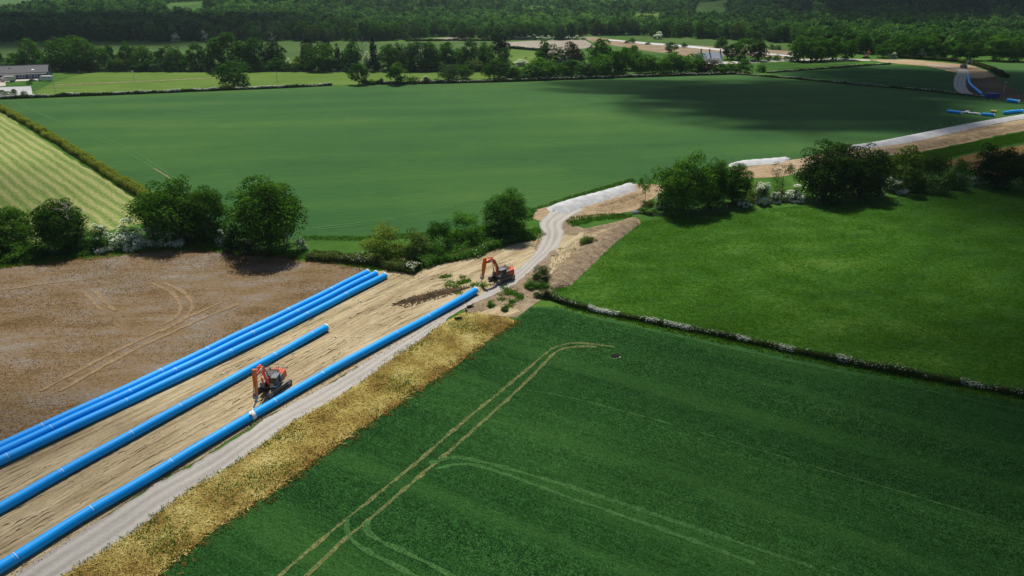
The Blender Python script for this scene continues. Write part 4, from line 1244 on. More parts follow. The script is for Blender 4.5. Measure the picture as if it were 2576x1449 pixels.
# ------------------------------------------------------------------ the belts of trees across the valley
BELTS = [
    ("behind the barn", [
        (-22, 168, 118, 50, 'mid', 0, 'oak'), (0, 168, 127, 24, 'mid', 1, 'leaf_mid'), (44, 170, 134, 58, 'mid', 1, 'oak'), (88, 171, 97, 54, 'tall', 0, 'oak'), (127, 175, 136, 36, 'mid', 2, 'leaf_mid')]),
    ("above the paddock, left part", [
        (162, 177, 96, 70, 'mid', 3, 'oak'), (196, 178, 138, 36, 'midbush', 0, 'leaf_olive'), (222, 178, 90, 76, 'mid', 0, 'oak'), (268, 176, 119, 30, 'tall', 1, 'leaf_bright'),
        (284, 172, 113, 30, 'mid', 1, 'oak'), (297, 177, 150, 34, 'midbush', 1, 'leaf_grey'), (327, 173, 104, 46, 'mid', 2, 'leaf_mid'), (364, 175, 114, 52, 'mid', 3, 'oak'),
        (392, 175, 130, 34, 'midbush', 0, 'leaf_bright'), (417, 176, 121, 38, 'mid', 1, 'leaf_mid'), (450, 177, 114, 52, 'mid', 2, 'leaf_mid'), (497, 177, 106, 46, 'tall', 0, 'leaf_mid'), (527, 178, 119, 38, 'mid', 0, 'leaf_mid')]),
    ("above the paddock, middle part", [
        (582, 178, 82, 90, 'mid', 1, 'oak'), (617, 177, 108, 50, 'mid', 2, 'leaf_mid'), (648, 176, 95, 66, 'mid', 3, 'leaf_mid'), (696, 173, 102, 54, 'mid', 0, 'oak_dark_and_shaded'), (630, 179, 148, 40, 'midbush', 0, 'leaf_grey'),
        (662, 179, 152, 40, 'midbush', 1, 'leaf_mid'), (700, 178, 145, 46, 'midbush', 0, 'leaf_mid'), (748, 178, 142, 42, 'midbush', 1, 'leaf_yellow'), (772, 176, 116, 32, 'mid', 2, 'leaf_grey'), (780, 168, 97, 34, 'pine', 0, 'conifer'),
        (808, 179, 107, 66, 'mid', 3, 'oak'), (826, 168, 97, 30, 'pine', 0, 'conifer'), (852, 178, 111, 32, 'conifer', 0, 'oak_dark_and_shaded'), (884, 178, 105, 52, 'mid', 0, 'leaf_mid'), (943, 179, 96, 34, 'conifer', 0, 'conifer')]),
    ("in the central grove", [
        (978, 178, 112, 52, 'mid', 1, 'leaf_mid'), (1006, 170, 109, 32, 'mid', 2, 'oak_dark_and_shaded'), (1032, 178, 108, 50, 'mid', 3, 'leaf_grey'), (1062, 178, 105, 54, 'tall', 1, 'leaf_grey'), (1092, 177, 106, 44, 'mid', 0, 'leaf_mid'),
        (1124, 174, 106, 54, 'mid', 1, 'leaf_mid'), (1080, 179, 140, 44, 'midbush', 0, 'oak'), (1152, 175, 121, 50, 'mid', 2, 'leaf_mid'), (1180, 173, 96, 48, 'tall', 0, 'leaf_grey'), (1222, 175, 106, 46, 'mid', 3, 'oak'),
        (1217, 177, 136, 36, 'midbush', 1, 'oak_dark_and_shaded'), (1254, 168, 86, 52, 'pine', 0, 'conifer'), (1268, 172, 118, 30, 'mid', 0, 'oak')]),
    ("along the top of the wheat", [
        (1254, 199, 143, 70, 'mid', 2, 'oak'), (1300, 198, 168, 52, 'midbush', 1, 'leaf_bright'), (1330, 197, 165, 40, 'mid', 1, 'leaf_bright'), (1362, 197, 145, 80, 'mid', 3, 'leaf_bright'), (1371, 168, 101, 46, 'tall', 0, 'leaf_mid'),
        (1408, 196, 160, 46, 'midbush', 0, 'oak'), (1443, 172, 106, 52, 'mid', 0, 'leaf_brown'), (1441, 194, 150, 62, 'mid', 1, 'leaf_mid'), (1477, 193, 154, 42, 'mid', 2, 'leaf_grey'), (1508, 168, 96, 66, 'mid', 0, 'leaf_mid'),
        (1508, 192, 136, 66, 'mid', 3, 'leaf_bright'), (1545, 190, 128, 46, 'tall', 1, 'leaf_mid')]),
    ("in front of the cottage", [
        (1566, 187, 117, 62, 'mid', 0, 'leaf_bright'), (1591, 176, 114, 48, 'mid', 1, 'leaf_bright'), (1612, 186, 135, 48, 'mid', 2, 'leaf_bright'), (1640, 185, 139, 48, 'tall', 0, 'leaf_bright'), (1668, 185, 143, 44, 'mid', 3, 'leaf_bright'),
        (1688, 184, 131, 54, 'mid', 1, 'leaf_bright'), (1716, 184, 144, 46, 'mid', 2, 'leaf_bright'), (1741, 183, 134, 60, 'mid', 0, 'leaf_bright'), (1786, 185, 150, 54, 'midbush', 0, 'leaf_brown'), (1765, 183, 152, 34, 'midbush', 1, 'leaf_mid'),
        (1812, 185, 160, 40, 'midbush', 1, 'oak'), (1838, 183, 155, 42, 'midbush', 0, 'oak'), (1866, 183, 150, 54, 'midbush', 1, 'leaf_mid')]),
    ("beside the cottage", [
        (1839, 150, 111, 44, 'mid', 1, 'leaf_mid'), (1873, 152, 96, 56, 'tall', 1, 'leaf_mid'), (1907, 153, 101, 40, 'mid', 3, 'oak_dark_and_shaded'), (1914, 181, 158, 26, 'midbush', 0, 'oak'), (1935, 153, 140, 22, 'midbush', 1, 'leaf_mid'),
        (1955, 152, 137, 24, 'midbush', 0, 'oak'), (1980, 152, 141, 26, 'midbush', 1, 'oak')]),
    ("left of the far orange excavator", [
        (2008, 154, 89, 58, 'mid', 0, 'oak'), (2040, 154, 92, 58, 'mid', 2, 'oak'), (2066, 153, 98, 50, 'mid', 3, 'oak'), (2093, 151, 91, 52, 'mid', 1, 'leaf_mid'), (2128, 150, 99, 46, 'mid', 0, 'oak')]),
    ("behind the far bend of the road", [
        (2222, 145, 102, 42, 'mid', 2, 'leaf_mid'), (2262, 145, 108, 30, 'mid', 1, 'leaf_bright'), (2303, 146, 90, 50, 'mid', 3, 'leaf_mid'), (2340, 148, 94, 38, 'tall', 0, 'leaf_mid'), (2372, 148, 104, 36, 'mid', 1, 'oak'),
        (2404, 149, 107, 36, 'mid', 0, 'leaf_mid'), (2440, 151, 98, 46, 'mid', 2, 'oak'), (2498, 152, 88, 66, 'mid', 1, 'oak'), (2550, 154, 92, 56, 'mid', 3, 'oak')]),
    ("among the far road works", [
        (1591, 108, 95, 18, 'mid', 0, 'oak'), (1689, 132, 106, 34, 'mid', 1, 'oak'), (1720, 119, 107, 16, 'mid', 2, 'oak'), (1814, 119, 92, 28, 'mid', 3, 'oak'), (1803, 120, 109, 18, 'midbush', 0, 'oak'),
        (1577, 108, 102, 20, 'midbush', 1, 'leaf_olive'), (1630, 112, 106, 16, 'midbush', 0, 'oak'), (1941, 125, 111, 16, 'midbush', 1, 'oak'), (1957, 125, 113, 16, 'midbush', 0, 'oak')]),
]
SHADE = {'oak': "dark green", 'oak_dark_and_shaded': "very dark", 'leaf_mid': "mid green", 'leaf_bright': "bright green", 'leaf_olive': "olive", 'leaf_grey': "grey green", 'leaf_brown': "brownish", 'leaf_yellow': "yellowish", 'conifer': "blackish"}
FORM = {'mid': "round tree", 'tall': "tall tree", 'midbush': "low bush", 'conifer': "pointed conifer", 'pine': "flat topped pine"}
NAME = {'mid': "broadleaf_tree", 'tall': "tall_tree", 'midbush': "bush", 'conifer': "conifer", 'pine': "pine_tree"}
for place, lst in BELTS:
    order = sorted(range(len(lst)), key=lambda i: lst[i][0])
    for rank, i in enumerate(order):
        x, b, t, w, kind, k, m = lst[i]
        plant(NAME[kind], x, b, t, w, kind, k, m, f"{SHADE[m]} {FORM[kind]}, {ORD[rank]} from the left {place}", "bush" if kind == 'midbush' else "tree", "trees " + place,
              None if kind == 'midbush' else ('pine' if kind in ('pine', 'conifer') else rank % 3))
for i, x in enumerate(np.r_[np.linspace(10, 150, 6), np.linspace(168, 540, 17), np.linspace(560, 890, 15), np.linspace(960, 1270, 14)]):
    m_ = random.choice(['oak', 'leaf_mid', 'leaf_mid', 'leaf_olive', 'leaf_grey'])
    plant("bush", x + random.uniform(-6, 6), 179 - (5 if x < 150 else 0), 179 - random.uniform(16, 34), random.uniform(28, 44), 'midbush', i % 2, m_, "undergrowth bush at the foot of the tree belt behind the paddock fence", "bush", "undergrowth bushes of the tree belt", None)
for i, x in enumerate(np.linspace(1290, 1560, 9)):
    plant("bush", x + random.uniform(-8, 8), 200 - (x - 1290) * .03, 200 - random.uniform(20, 34), random.uniform(32, 46), 'midbush', i % 2, random.choice(['leaf_bright', 'leaf_mid', 'leaf_bright']), "bright undergrowth bush among the trees along the top of the wheat", "bush", "undergrowth along the top of the wheat", None)
plant("chestnut_tree", 1405, 172, 114, 58, 'mid', 2, 'leaf_grey', "pale chestnut tree covered in pinkish candles above the wheat", "tree", None, 1, bloom=900, bloom_mat='blossom_pink', bloom_size=0.07)
plant("single_tree", 588, 218, 154, 78, 'mid', 3, 'leaf_mid', "round tree standing alone in the paddock hedge, largest of three", "tree", "lone trees on the paddock hedge", 0)
plant("single_tree", 903, 213, 160, 48, 'tall', 1, 'leaf_mid', "slim tree on the paddock hedge, middle one of three lone trees", "tree", "lone trees on the paddock hedge", 1)
plant("single_tree", 1001, 212, 157, 50, 'mid', 1, 'oak', "dark dense tree on the paddock hedge, right one of three lone trees", "tree", "lone trees on the paddock hedge", 2)
plant("single_tree", 1129, 205, 162, 50, 'mid', 0, 'leaf_grey', "grey green tree at the right end of the paddock", "tree", None, 0)
plant("single_tree", 1168, 199, 162, 46, 'mid', 2, 'oak', "dark round tree beside the grey green one at the paddock end", "tree", None, 1)
for i, (x, b, t, w, m) in enumerate([(935, 213, 199, 26, 'oak'), (960, 212, 196, 18, 'leaf_brown'), (1040, 210, 192, 40, 'leaf_olive'), (1075, 210, 194, 26, 'leaf_brown'), (1100, 208, 196, 24, 'leaf_grey'),
                                     (35, 238, 224, 20, 'oak'), (62, 240, 228, 18, 'leaf_grey'), (10, 240, 226, 24, 'oak'), (74, 212, 202, 14, 'leaf_mid'), (203, 186, 179, 12, 'oak')]):
    plant("bush", x, b, t, w, 'midbush', i % 2, m, ["dark bush right of the slim lone tree", "reddish bush between two lone paddock trees", "olive bush right of the dark lone tree", "reddish bush near the paddock end", "grey bush left of the grey green tree",
          "dark bush in front of the sand arena", "thin grey bush at the arena corner", "dark bush left of the sand arena bush", "small shrub on the lawn before the barn", "dark bush at the paddock gate"][i], "bush", None, None)
FW = "far hawthorns in white flower"
for i, (x, b, t, w) in enumerate([(329, 166, 135, 18), (318, 158, 142, 12), (290, 177, 168, 12), (404, 164, 148, 10), (728, 176, 148, 16), (651, 178, 169, 11), (625, 178, 158, 18), (847, 179, 169, 26), (926, 178, 132, 16), (1070, 209, 191, 18), (1310, 166, 150, 34),
                                  (2246, 147, 132, 18), (2316, 148, 128, 18), (2370, 148, 127, 20), (443, 105, 84, 18), (516, 105, 78, 14), (1148, 199, 190, 8), (1655, 98, 80, 22), (2378, 120, 103, 18)]):
    if True:
        plant("hawthorn", x, b, t, w, 'midbush', i % 2, 'leaf_grey', f"small far hawthorn white with blossom, {ORD[sorted([329,318,290,404,728,651,625,847,926,1070,1310,2246,2316,2370,443,516,1148,1655,2378]).index(x)]} from the left across the valley", "hawthorn", FW, None, bloom=800, bloom_size=0.12)
for i, x in enumerate(range(1296, 1475, 17)):
    plant("hawthorn", x + random.uniform(-4, 4), 100, 89 + random.uniform(-2, 2), 15, 'midbush', i % 2, 'leaf_grey', "white hawthorn in the row along the central wood edge", "hawthorn", "row of hawthorns at the wood edge", None, bloom=420, bloom_size=0.12)
for x, b, t, w, lb in [(916, 165, 96, 26, "bare bleached dead tree left of the blackish conifer"), (690, 128, 78, 22, "bare dead tree with pale limbs above the dark round tree"), (659, 104, 52, 12, "thin white dead tree in the far wood"), (150, 172, 98, 22, "bare grey tree behind the barn belt")]:
    h = height(b, t)
    e = tag(empty("dead_tree", G(x, b), 1.0), lb, "dead tree", "dead trees across the valley")
    part("trunk", TK['dead'], e, M['dead_wood'], scale=(w / scale_at(b) * 1.2, w / scale_at(b) * 1.2, h))

# ------------------------------------------------------------------ the woods: front rows tree by tree, the rest one mass
EDGE_X = [-700, 0, 250, 700, 960, 1010, 1060, 1110, 1180, 1290, 1440, 1475, 1560, 1650, 1800, 1990, 2100, 2200, 2300, 2400, 2576, 3200]
EDGE_Y = [104, 104, 104, 104, 104, 100, 95, 92, 96, 100, 98, 90, 88, 93, 98, 109, 132, 136, 139, 140, 144, 150]


def wood_points():
    out = []
    Y = 560.0
    while Y < 3000:
        step = 9.5 if Y < 1000 else (12.5 if Y < 1400 else 17.0)
        xs = np.arange(-1.0 * Y, 1.0 * Y, step)
        P = np.c_[xs, np.full(len(xs), Y)] + rng.uniform(-.45, .45, (len(xs), 2)) * step
        out.append(P)
        Y += step * 0.95
    P = np.concatenate(out)
    px, py = proj(P[:, 0], P[:, 1], 0.0)
    edge = np.interp(px, EDGE_X, EDGE_Y) + 1.2 * np.sin(px * 0.05) + 0.8 * np.sin(px * 0.13)
    keep = (py < edge) & (px > -500) & (px < 3100)
    keep &= ~((px > 850) & (px < 1150) & (py > -12) & (py < 34 - 0.02 * abs(px - 1000)) & (P[:, 1] > 1500))
    keep &= ~((px > -400) & (px < 170 - 0) & (py < 46 - 0.15 * np.clip(px, 0, 200)) & (P[:, 1] > 1300))
    keep &= ~((px > 1745) & (px < 1825) & (py > 27) & (py < 58))
    keep &= ~((px > 1590) & (px < 1665) & (py > 44) & (py < 69))
    keep &= ~((px > 1300) & (px < 1400) & (py > 26) & (py < 46))
    keep &= ~((px > 420) & (px < 520) & (py > 30) & (py < 50))
    return P[keep], px[keep], py[keep], (edge - py)[keep]


WP, wpx, wpy, wd = wood_points()
Hs = rng.uniform(8.0, 20.0, len(WP))
Ws = np.clip(Hs * rng.uniform(.7, 1.05, len(WP)), 8.5, 18)
far = WP[:, 1] > 1400
Ws[far] += 4
Hs[far] += 2
# front row of the edge: individuals
dist = WP[:, 1]
cand = np.where((wd < 7) & (wpx > -60) & (wpx < 2640))[0]
cand = cand[np.argsort(wd[cand])]
taken, chosen = [], []
for i in cand:
    if all(abs(wpx[i] - wpx[j]) > 11 or abs(WP[i, 1] - WP[j, 1]) > 14 for j in chosen):
        chosen.append(i)
    if len(chosen) >= 230:
        break
chosen_set = np.zeros(len(WP), bool)
chosen_set[chosen] = True
SECT = [(-100, 330, "front tree of the shaded wood edge at far left"), (330, 720, "front tree of the wood edge above the paddock"), (720, 1010, "front tree of the grey wood edge left of centre"),
        (1010, 1480, "front tree of the central wood edge by the stubble"), (1480, 2000, "front tree of the wood edge above the far road works"), (2000, 2700, "front tree of the dark wood edge on the right hillside foot")]
for i in chosen:
    for a, b, lb in SECT:
        if a <= wpx[i] < b:
            break
    e = tag(empty("woodland_tree", (WP[i, 0], WP[i, 1], float(hill(WP[i, 0], WP[i, 1])))), lb, "tree", lb.replace("front tree", "front trees"))
    k = random.choice([('mid', 0), ('mid', 1), ('mid', 2), ('mid', 3), ('tall', 0), ('tall', 1)])
    m = random.choices(['oak', 'leaf_mid', 'leaf_grey', 'oak_dark_and_shaded', 'leaf_olive'], [5, 5, 2, 2, 1])[0]
    part("crown", CR[k], e, M[m], scale=(Ws[i] * 1.05, Ws[i] * 1.05, Hs[i]), rz=random.uniform(0, 6))
    part("trunk", TK[random.randrange(3)], e, scale=(Hs[i] * .8, Hs[i] * .8, Hs[i]))


def mass(name, idx, n_leaf, leaf, seed):
    """a wood seen from afar: every crown its own size, height and shade"""
    temps = []
    for k in range(6):
        me = crown_mesh("tmp_crown", seed + k, max(6, n_leaf // 10), n_leaf, leaf, 0.04, 'oak' if k < 4 else 'tall', clump=(0.15, 0.24), up=0.8)
        co = np.empty(len(me.vertices) * 3, np.float32)
        me.vertices.foreach_get("co", co)
        temps.append(co.reshape(-1, 3))
        bpy.data.meshes.remove(me)
    Vs, Ts = [], []
    kind = rng.integers(0, 6, len(idx))
    n = len(idx)
    patch = 0.5 + 0.25 * np.sin(WP[idx, 0] * 0.011 + 1) + 0.25 * np.sin(WP[idx, 1] * 0.008 + WP[idx, 0] * 0.006)
    tint = np.clip(0.75 * rng.random(n) ** 1.2 + 0.55 * patch - 0.12, 0, 1)
    dark = rng.random(n) < 0.10 + 0.35 * (np.sin(WP[idx, 0] * 0.017 + 2) * np.sin(WP[idx, 1] * 0.013) > 0.55)
    tint[dark] *= 0.1
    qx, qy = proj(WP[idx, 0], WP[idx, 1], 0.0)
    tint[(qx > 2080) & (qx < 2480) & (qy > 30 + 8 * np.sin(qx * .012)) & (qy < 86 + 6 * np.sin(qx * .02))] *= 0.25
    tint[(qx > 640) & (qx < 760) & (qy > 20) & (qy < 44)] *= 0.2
    for k in range(6):
        j = idx[kind == k]
        if len(j) == 0:
            continue
        a = rng.uniform(0, 6.28, len(j))
        T = temps[k]
        c, s = np.cos(a)[:, None], np.sin(a)[:, None]
        w = Ws[j][:, None]
        X = (T[None, :, 0] * c - T[None, :, 1] * s) * w + WP[j, 0:1]
        Y = (T[None, :, 0] * s + T[None, :, 1] * c) * w + WP[j, 1:2]
        Z = T[None, :, 2] * Hs[j][:, None] + hill(WP[j, 0], WP[j, 1])[:, None]
        Vs.append(np.stack([X, Y, Z], -1).reshape(-1, 3))
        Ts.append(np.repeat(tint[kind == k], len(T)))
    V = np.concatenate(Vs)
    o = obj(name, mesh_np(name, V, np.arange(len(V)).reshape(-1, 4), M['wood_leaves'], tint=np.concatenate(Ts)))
    tag(o, kind="stuff")


rest = np.where(~chosen_set)[0]
Y_ = WP[rest, 1]
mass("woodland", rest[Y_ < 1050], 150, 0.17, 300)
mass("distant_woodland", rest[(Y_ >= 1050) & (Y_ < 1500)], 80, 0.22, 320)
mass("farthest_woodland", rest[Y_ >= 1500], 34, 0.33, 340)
print("woods", len(WP), (Y_ < 1050).sum(), ((Y_ >= 1050) & (Y_ < 1500)).sum(), (Y_ >= 1500).sum(), "front", len(chosen))
# ------------------------------------------------------------------ mesh building blocks
class MB:
    def __init__(self):
        self.bm = bmesh.new()

    def box(self, c, s, rot=None, taper=1.0):
        r = bmesh.ops.create_cube(self.bm, size=1.0)
        for v in r['verts']:
            k = taper if v.co.z > 0 else 1.0
            v.co = Vector((v.co.x * s[0] * k, v.co.y * s[1] * k, v.co.z * s[2]))
            if rot is not None:
                v.co = rot @ v.co
            v.co += Vector(c)
        return self

    def prism(self, prof, y0, y1):
        """closed outline in x,z pushed through y"""
        a = [self.bm.verts.new((x, y0, z)) for x, z in prof]
        b = [self.bm.verts.new((x, y1, z)) for x, z in prof]
        n = len(prof)
        self.bm.faces.new(a)
        self.bm.faces.new(b[::-1])
        for i in range(n):
            self.bm.faces.new((a[i], b[i], b[(i + 1) % n], a[(i + 1) % n]))
        return self

    def cyl(self, p0, p1, r, n=12, r1=None):
        p0, p1 = Vector(p0), Vector(p1)
        d = p1 - p0
        res = bmesh.ops.create_cone(self.bm, cap_ends=True, segments=n, radius1=r, radius2=r if r1 is None else r1, depth=d.length)
        q = d.to_track_quat('Z', 'Y')
        for v in res['verts']:
            v.co = q @ v.co + (p0 + p1) / 2
        return self

    def sphere(self, c, r, s=(1, 1, 1), n=10):
        res = bmesh.ops.create_uvsphere(self.bm, u_segments=n, v_segments=max(5, n // 2 + 1), radius=r)
        for v in res['verts']:
            v.co = Vector((v.co.x * s[0], v.co.y * s[1], v.co.z * s[2])) + Vector(c)
        return self

    def build(self, name, mat, parent=None, bevel=0.0, smooth_shade=False):
        bmesh.ops.recalc_face_normals(self.bm, faces=self.bm.faces)
        me = bpy.data.meshes.new(name)
        self.bm.to_mesh(me)
        self.bm.free()
        me.materials.append(mat)
        if smooth_shade:
            for p in me.polygons:
                p.use_smooth = True
        o = obj(name, me, parent)
        if bevel:
            b = o.modifiers.new("bevel", 'BEVEL')
            b.width = bevel
            b.segments = 2
            b.limit_method = 'ANGLE'
        return o


def copy_tree(o, parent=None):
    c = o.copy()
    COL.objects.link(c)
    c.parent = parent
    for ch in list(o.children):
        copy_tree(ch, c)
    return c


# ------------------------------------------------------------------ the blue pipes
PR = 0.71


def pipe_line(name, pts, label, ring_px, coupler_px=(), cap_end=True, r=PR, group="long blue welded pipes", z=None, raise_end=0.0):
    """a welded string lying on the ground, gently snaking; weld beads and stencilled rings; white cap on the open end"""
    zc = r + 0.06 if z is None else z
    L3 = [G(x, y, zc) for x, y in pts]
    L = resample(smooth([(p.x, p.y) for p in L3], 8), 1.0)
    n = len(L)
    s = np.arange(n, dtype=float)
    T = np.gradient(L, axis=0)
    T /= np.linalg.norm(T, axis=1)[:, None]
    N = np.c_[-T[:, 1], T[:, 0]]
    zz = zc + 0.05 * np.sin(s * 0.19 + len(pts)) + 0.03 * np.sin(s * 0.43) + raise_end * np.clip((s - (n - 14)) / 14, 0, 1) ** 2
    o0 = L[-1].copy()
    e = empty(name, (o0[0], o0[1], 0))
    tag(e, label, "pipe", group)

    def tube_part(nm, mat, i0, i1, rad, closed=False):
        k = 28
        ss = np.arange(i0, i1 + 1e-6, 1.0) if i1 - i0 > 1.5 else np.linspace(i0, i1, 3)
        X = np.c_[np.interp(ss, s, L[:, 0]), np.interp(ss, s, L[:, 1])] - o0
        Z = np.interp(ss, s, zz)
        NN = np.c_[np.interp(ss, s, N[:, 0]), np.interp(ss, s, N[:, 1])]
        V = []
        for j in range(k):
            a = 2 * math.pi * j / k
            V.append(np.c_[X + NN * (math.cos(a) * rad), Z + math.sin(a) * rad])
        V = np.stack(V, 1).reshape(-1, 3)
        m = len(ss)
        i = np.arange(m - 1)[:, None] * k
        j = np.arange(k)[None]
        F = np.stack([i + j, i + (j + 1) % k, i + k + (j + 1) % k, i + k + j], -1).reshape(-1, 4)
        me = mesh_np(nm, V, F, mat, smooth_shade=True)
        if closed:
            bm = bmesh.new()
            bm.from_mesh(me)
            bmesh.ops.holes_fill(bm, edges=bm.edges)
            bmesh.ops.recalc_face_normals(bm, faces=bm.faces)
            bm.to_mesh(me)
            bm.free()
        return obj(nm, me, e)

    body = tube_part("pipe_body", M['pipe'], 0, n - 1, r, True)
    me_end = s[-1]

    def station(px, py):
        p = G(px, py, zc)
        return float(np.argmin(np.hypot(L[:, 0] - p.x, L[:, 1] - p.y)))

    for q_, (px, py, full) in enumerate(ring_px):
        st = station(px, py)
        if full:
            tube_part("weld_ring", M['weld'], st - 0.06, st + 0.06, r + 0.022)
        if q_ % 3 == 1 and len(ring_px) > 4:
            continue
        # the stencilled white arc, top and camera side only
        k = 10
        a0, a1 = rng.uniform(0.9, 1.5), rng.uniform(2.4, 2.9)
        ss = st + 0.35
        i = min(int(ss), n - 2)
        X = L[i] + (L[i + 1] - L[i]) * (ss - i) - o0
        sgn = -1 if N[i][1] > 0 else 1
        V, F = [], []
        for q in range(k):
            a = a0 + (a1 - a0) * q / (k - 1)
            c = np.array([X[0] + N[i][0] * sgn * -math.cos(a) * (r + .008), X[1] + N[i][1] * sgn * -math.cos(a) * (r + .008), zz[i] + math.sin(a) * (r + .008)])
            for d in (-0.032, 0.032):
                V.append((c[0] + T[i][0] * d, c[1] + T[i][1] * d, c[2]))
        F = [(2 * q, 2 * q + 1, 2 * q + 3, 2 * q + 2) for q in range(k - 1)]
        me = bpy.data.meshes.new("white_marking")
        me.from_pydata(V, [], F)
        me.materials.append(M['white_mark'])
        obj("white_marking", me, e)
    for px, py in coupler_px:
        st = station(px, py)
        tube_part("lifting_sling", M['cap'], st - 0.32, st + 0.32, r + 0.03)
    if cap_end:
        c = tube_part("end_cap", M['cap'], n - 1 - 0.30, n - 1 + 0.0, r + 0.07, True)
        c.location = (T[-1][0] * 0.06, T[-1][1] * 0.06, 0)
    return e


main_pipe = pipe_line("pipeline", [(-230, 1565), (0, 1427), (200, 1302), (402, 1184), (630, 1047), (869, 911), (1137, 766), (1197, 731)],
                      "longest blue pipe, lying beside the stone track and ending by the upper excavator",
                      [(36, 1406, 1), (70, 1386, 0), (232, 1284, 0), (420, 1173, 1), (566, 1086, 1), (682, 1018, 0), (806, 949, 1), (905, 892, 1), (1000, 842, 0), (1080, 800, 0)], [(631, 1046)], raise_end=0.12)
pipe_line("pipeline", [(-200, 1390), (0, 1278), (140, 1198), (333, 1092), (447, 1030), (645, 920), (682, 900), (821, 824)],
          "blue pipe lying alone between the stacked three and the longest one",
          [(142, 1197, 1), (178, 1178, 0), (334, 1092, 1), (448, 1029, 0), (545, 975, 0), (684, 899, 1), (780, 848, 0), (752, 862, 0)])
pipe_line("pipeline", [(-160, 1236), (0, 1160), (160, 1085), (317, 1011), (630, 864), (969, 693)],
          "front pipe of the three lying side by side, nearest to the bare dirt",
          [(4, 1160, 1), (154, 1083, 1), (316, 1011, 0), (576, 890, 1), (650, 855, 0), (770, 794, 1), (870, 744, 1)])
pipe_line("pipeline", [(-160, 1213), (0, 1139), (300, 1000), (630, 844), (946, 688)],
          "middle pipe of the three lying side by side",
          [(130, 1080, 0), (297, 1001, 1), (330, 987, 0), (440, 934, 1), (560, 877, 0), (629, 844, 1), (740, 790, 0), (860, 730, 0), (918, 702, 0)])
pipe_line("pipeline", [(-160, 1197), (0, 1124), (300, 986), (630, 829), (925, 685)],
          "back pipe of the three lying side by side, along the dry field",
          [(106, 1076, 1), (254, 1007, 1), (404, 936, 1), (522, 880, 1), (627, 831, 1), (726, 782, 1), (828, 733, 1), (906, 695, 1)])
pipe_line("pipeline", [(2470, 236), (2455, 224), (2441, 211), (2437, 200), (2436, 190)], "bent blue pipe lying by the far curve of the road", [(2440, 208, 1)], r=0.72, group=None)
pipe_line("pipe_section", [(2534, 252), (2564, 256)], "short dark blue pipe length right of the blue container", [], r=0.95, group="far blue pipe lengths")
pipe_line("pipe_section", [(2383, 279.5), (2420, 284)], "short bright blue pipe at the left end of the far pipe stack", [], r=0.75, group="far blue pipe lengths")
pipe_line("pipe_section", [(2470, 287), (2502, 290)], "short bright blue pipe beside the white debris in the far stack", [], r=0.7, group="far blue pipe lengths")
pipe_line("pipe_section", [(2527, 284), (2547, 281)], "left one of two blue pipe lengths by the right edge, beside the stone heap", [], r=0.8, group="far blue pipe lengths")
pipe_line("pipe_section", [(2545, 281.5), (2571, 279)], "right one of two blue pipe lengths by the right edge, beside the stone heap", [], r=0.8, group="far blue pipe lengths")


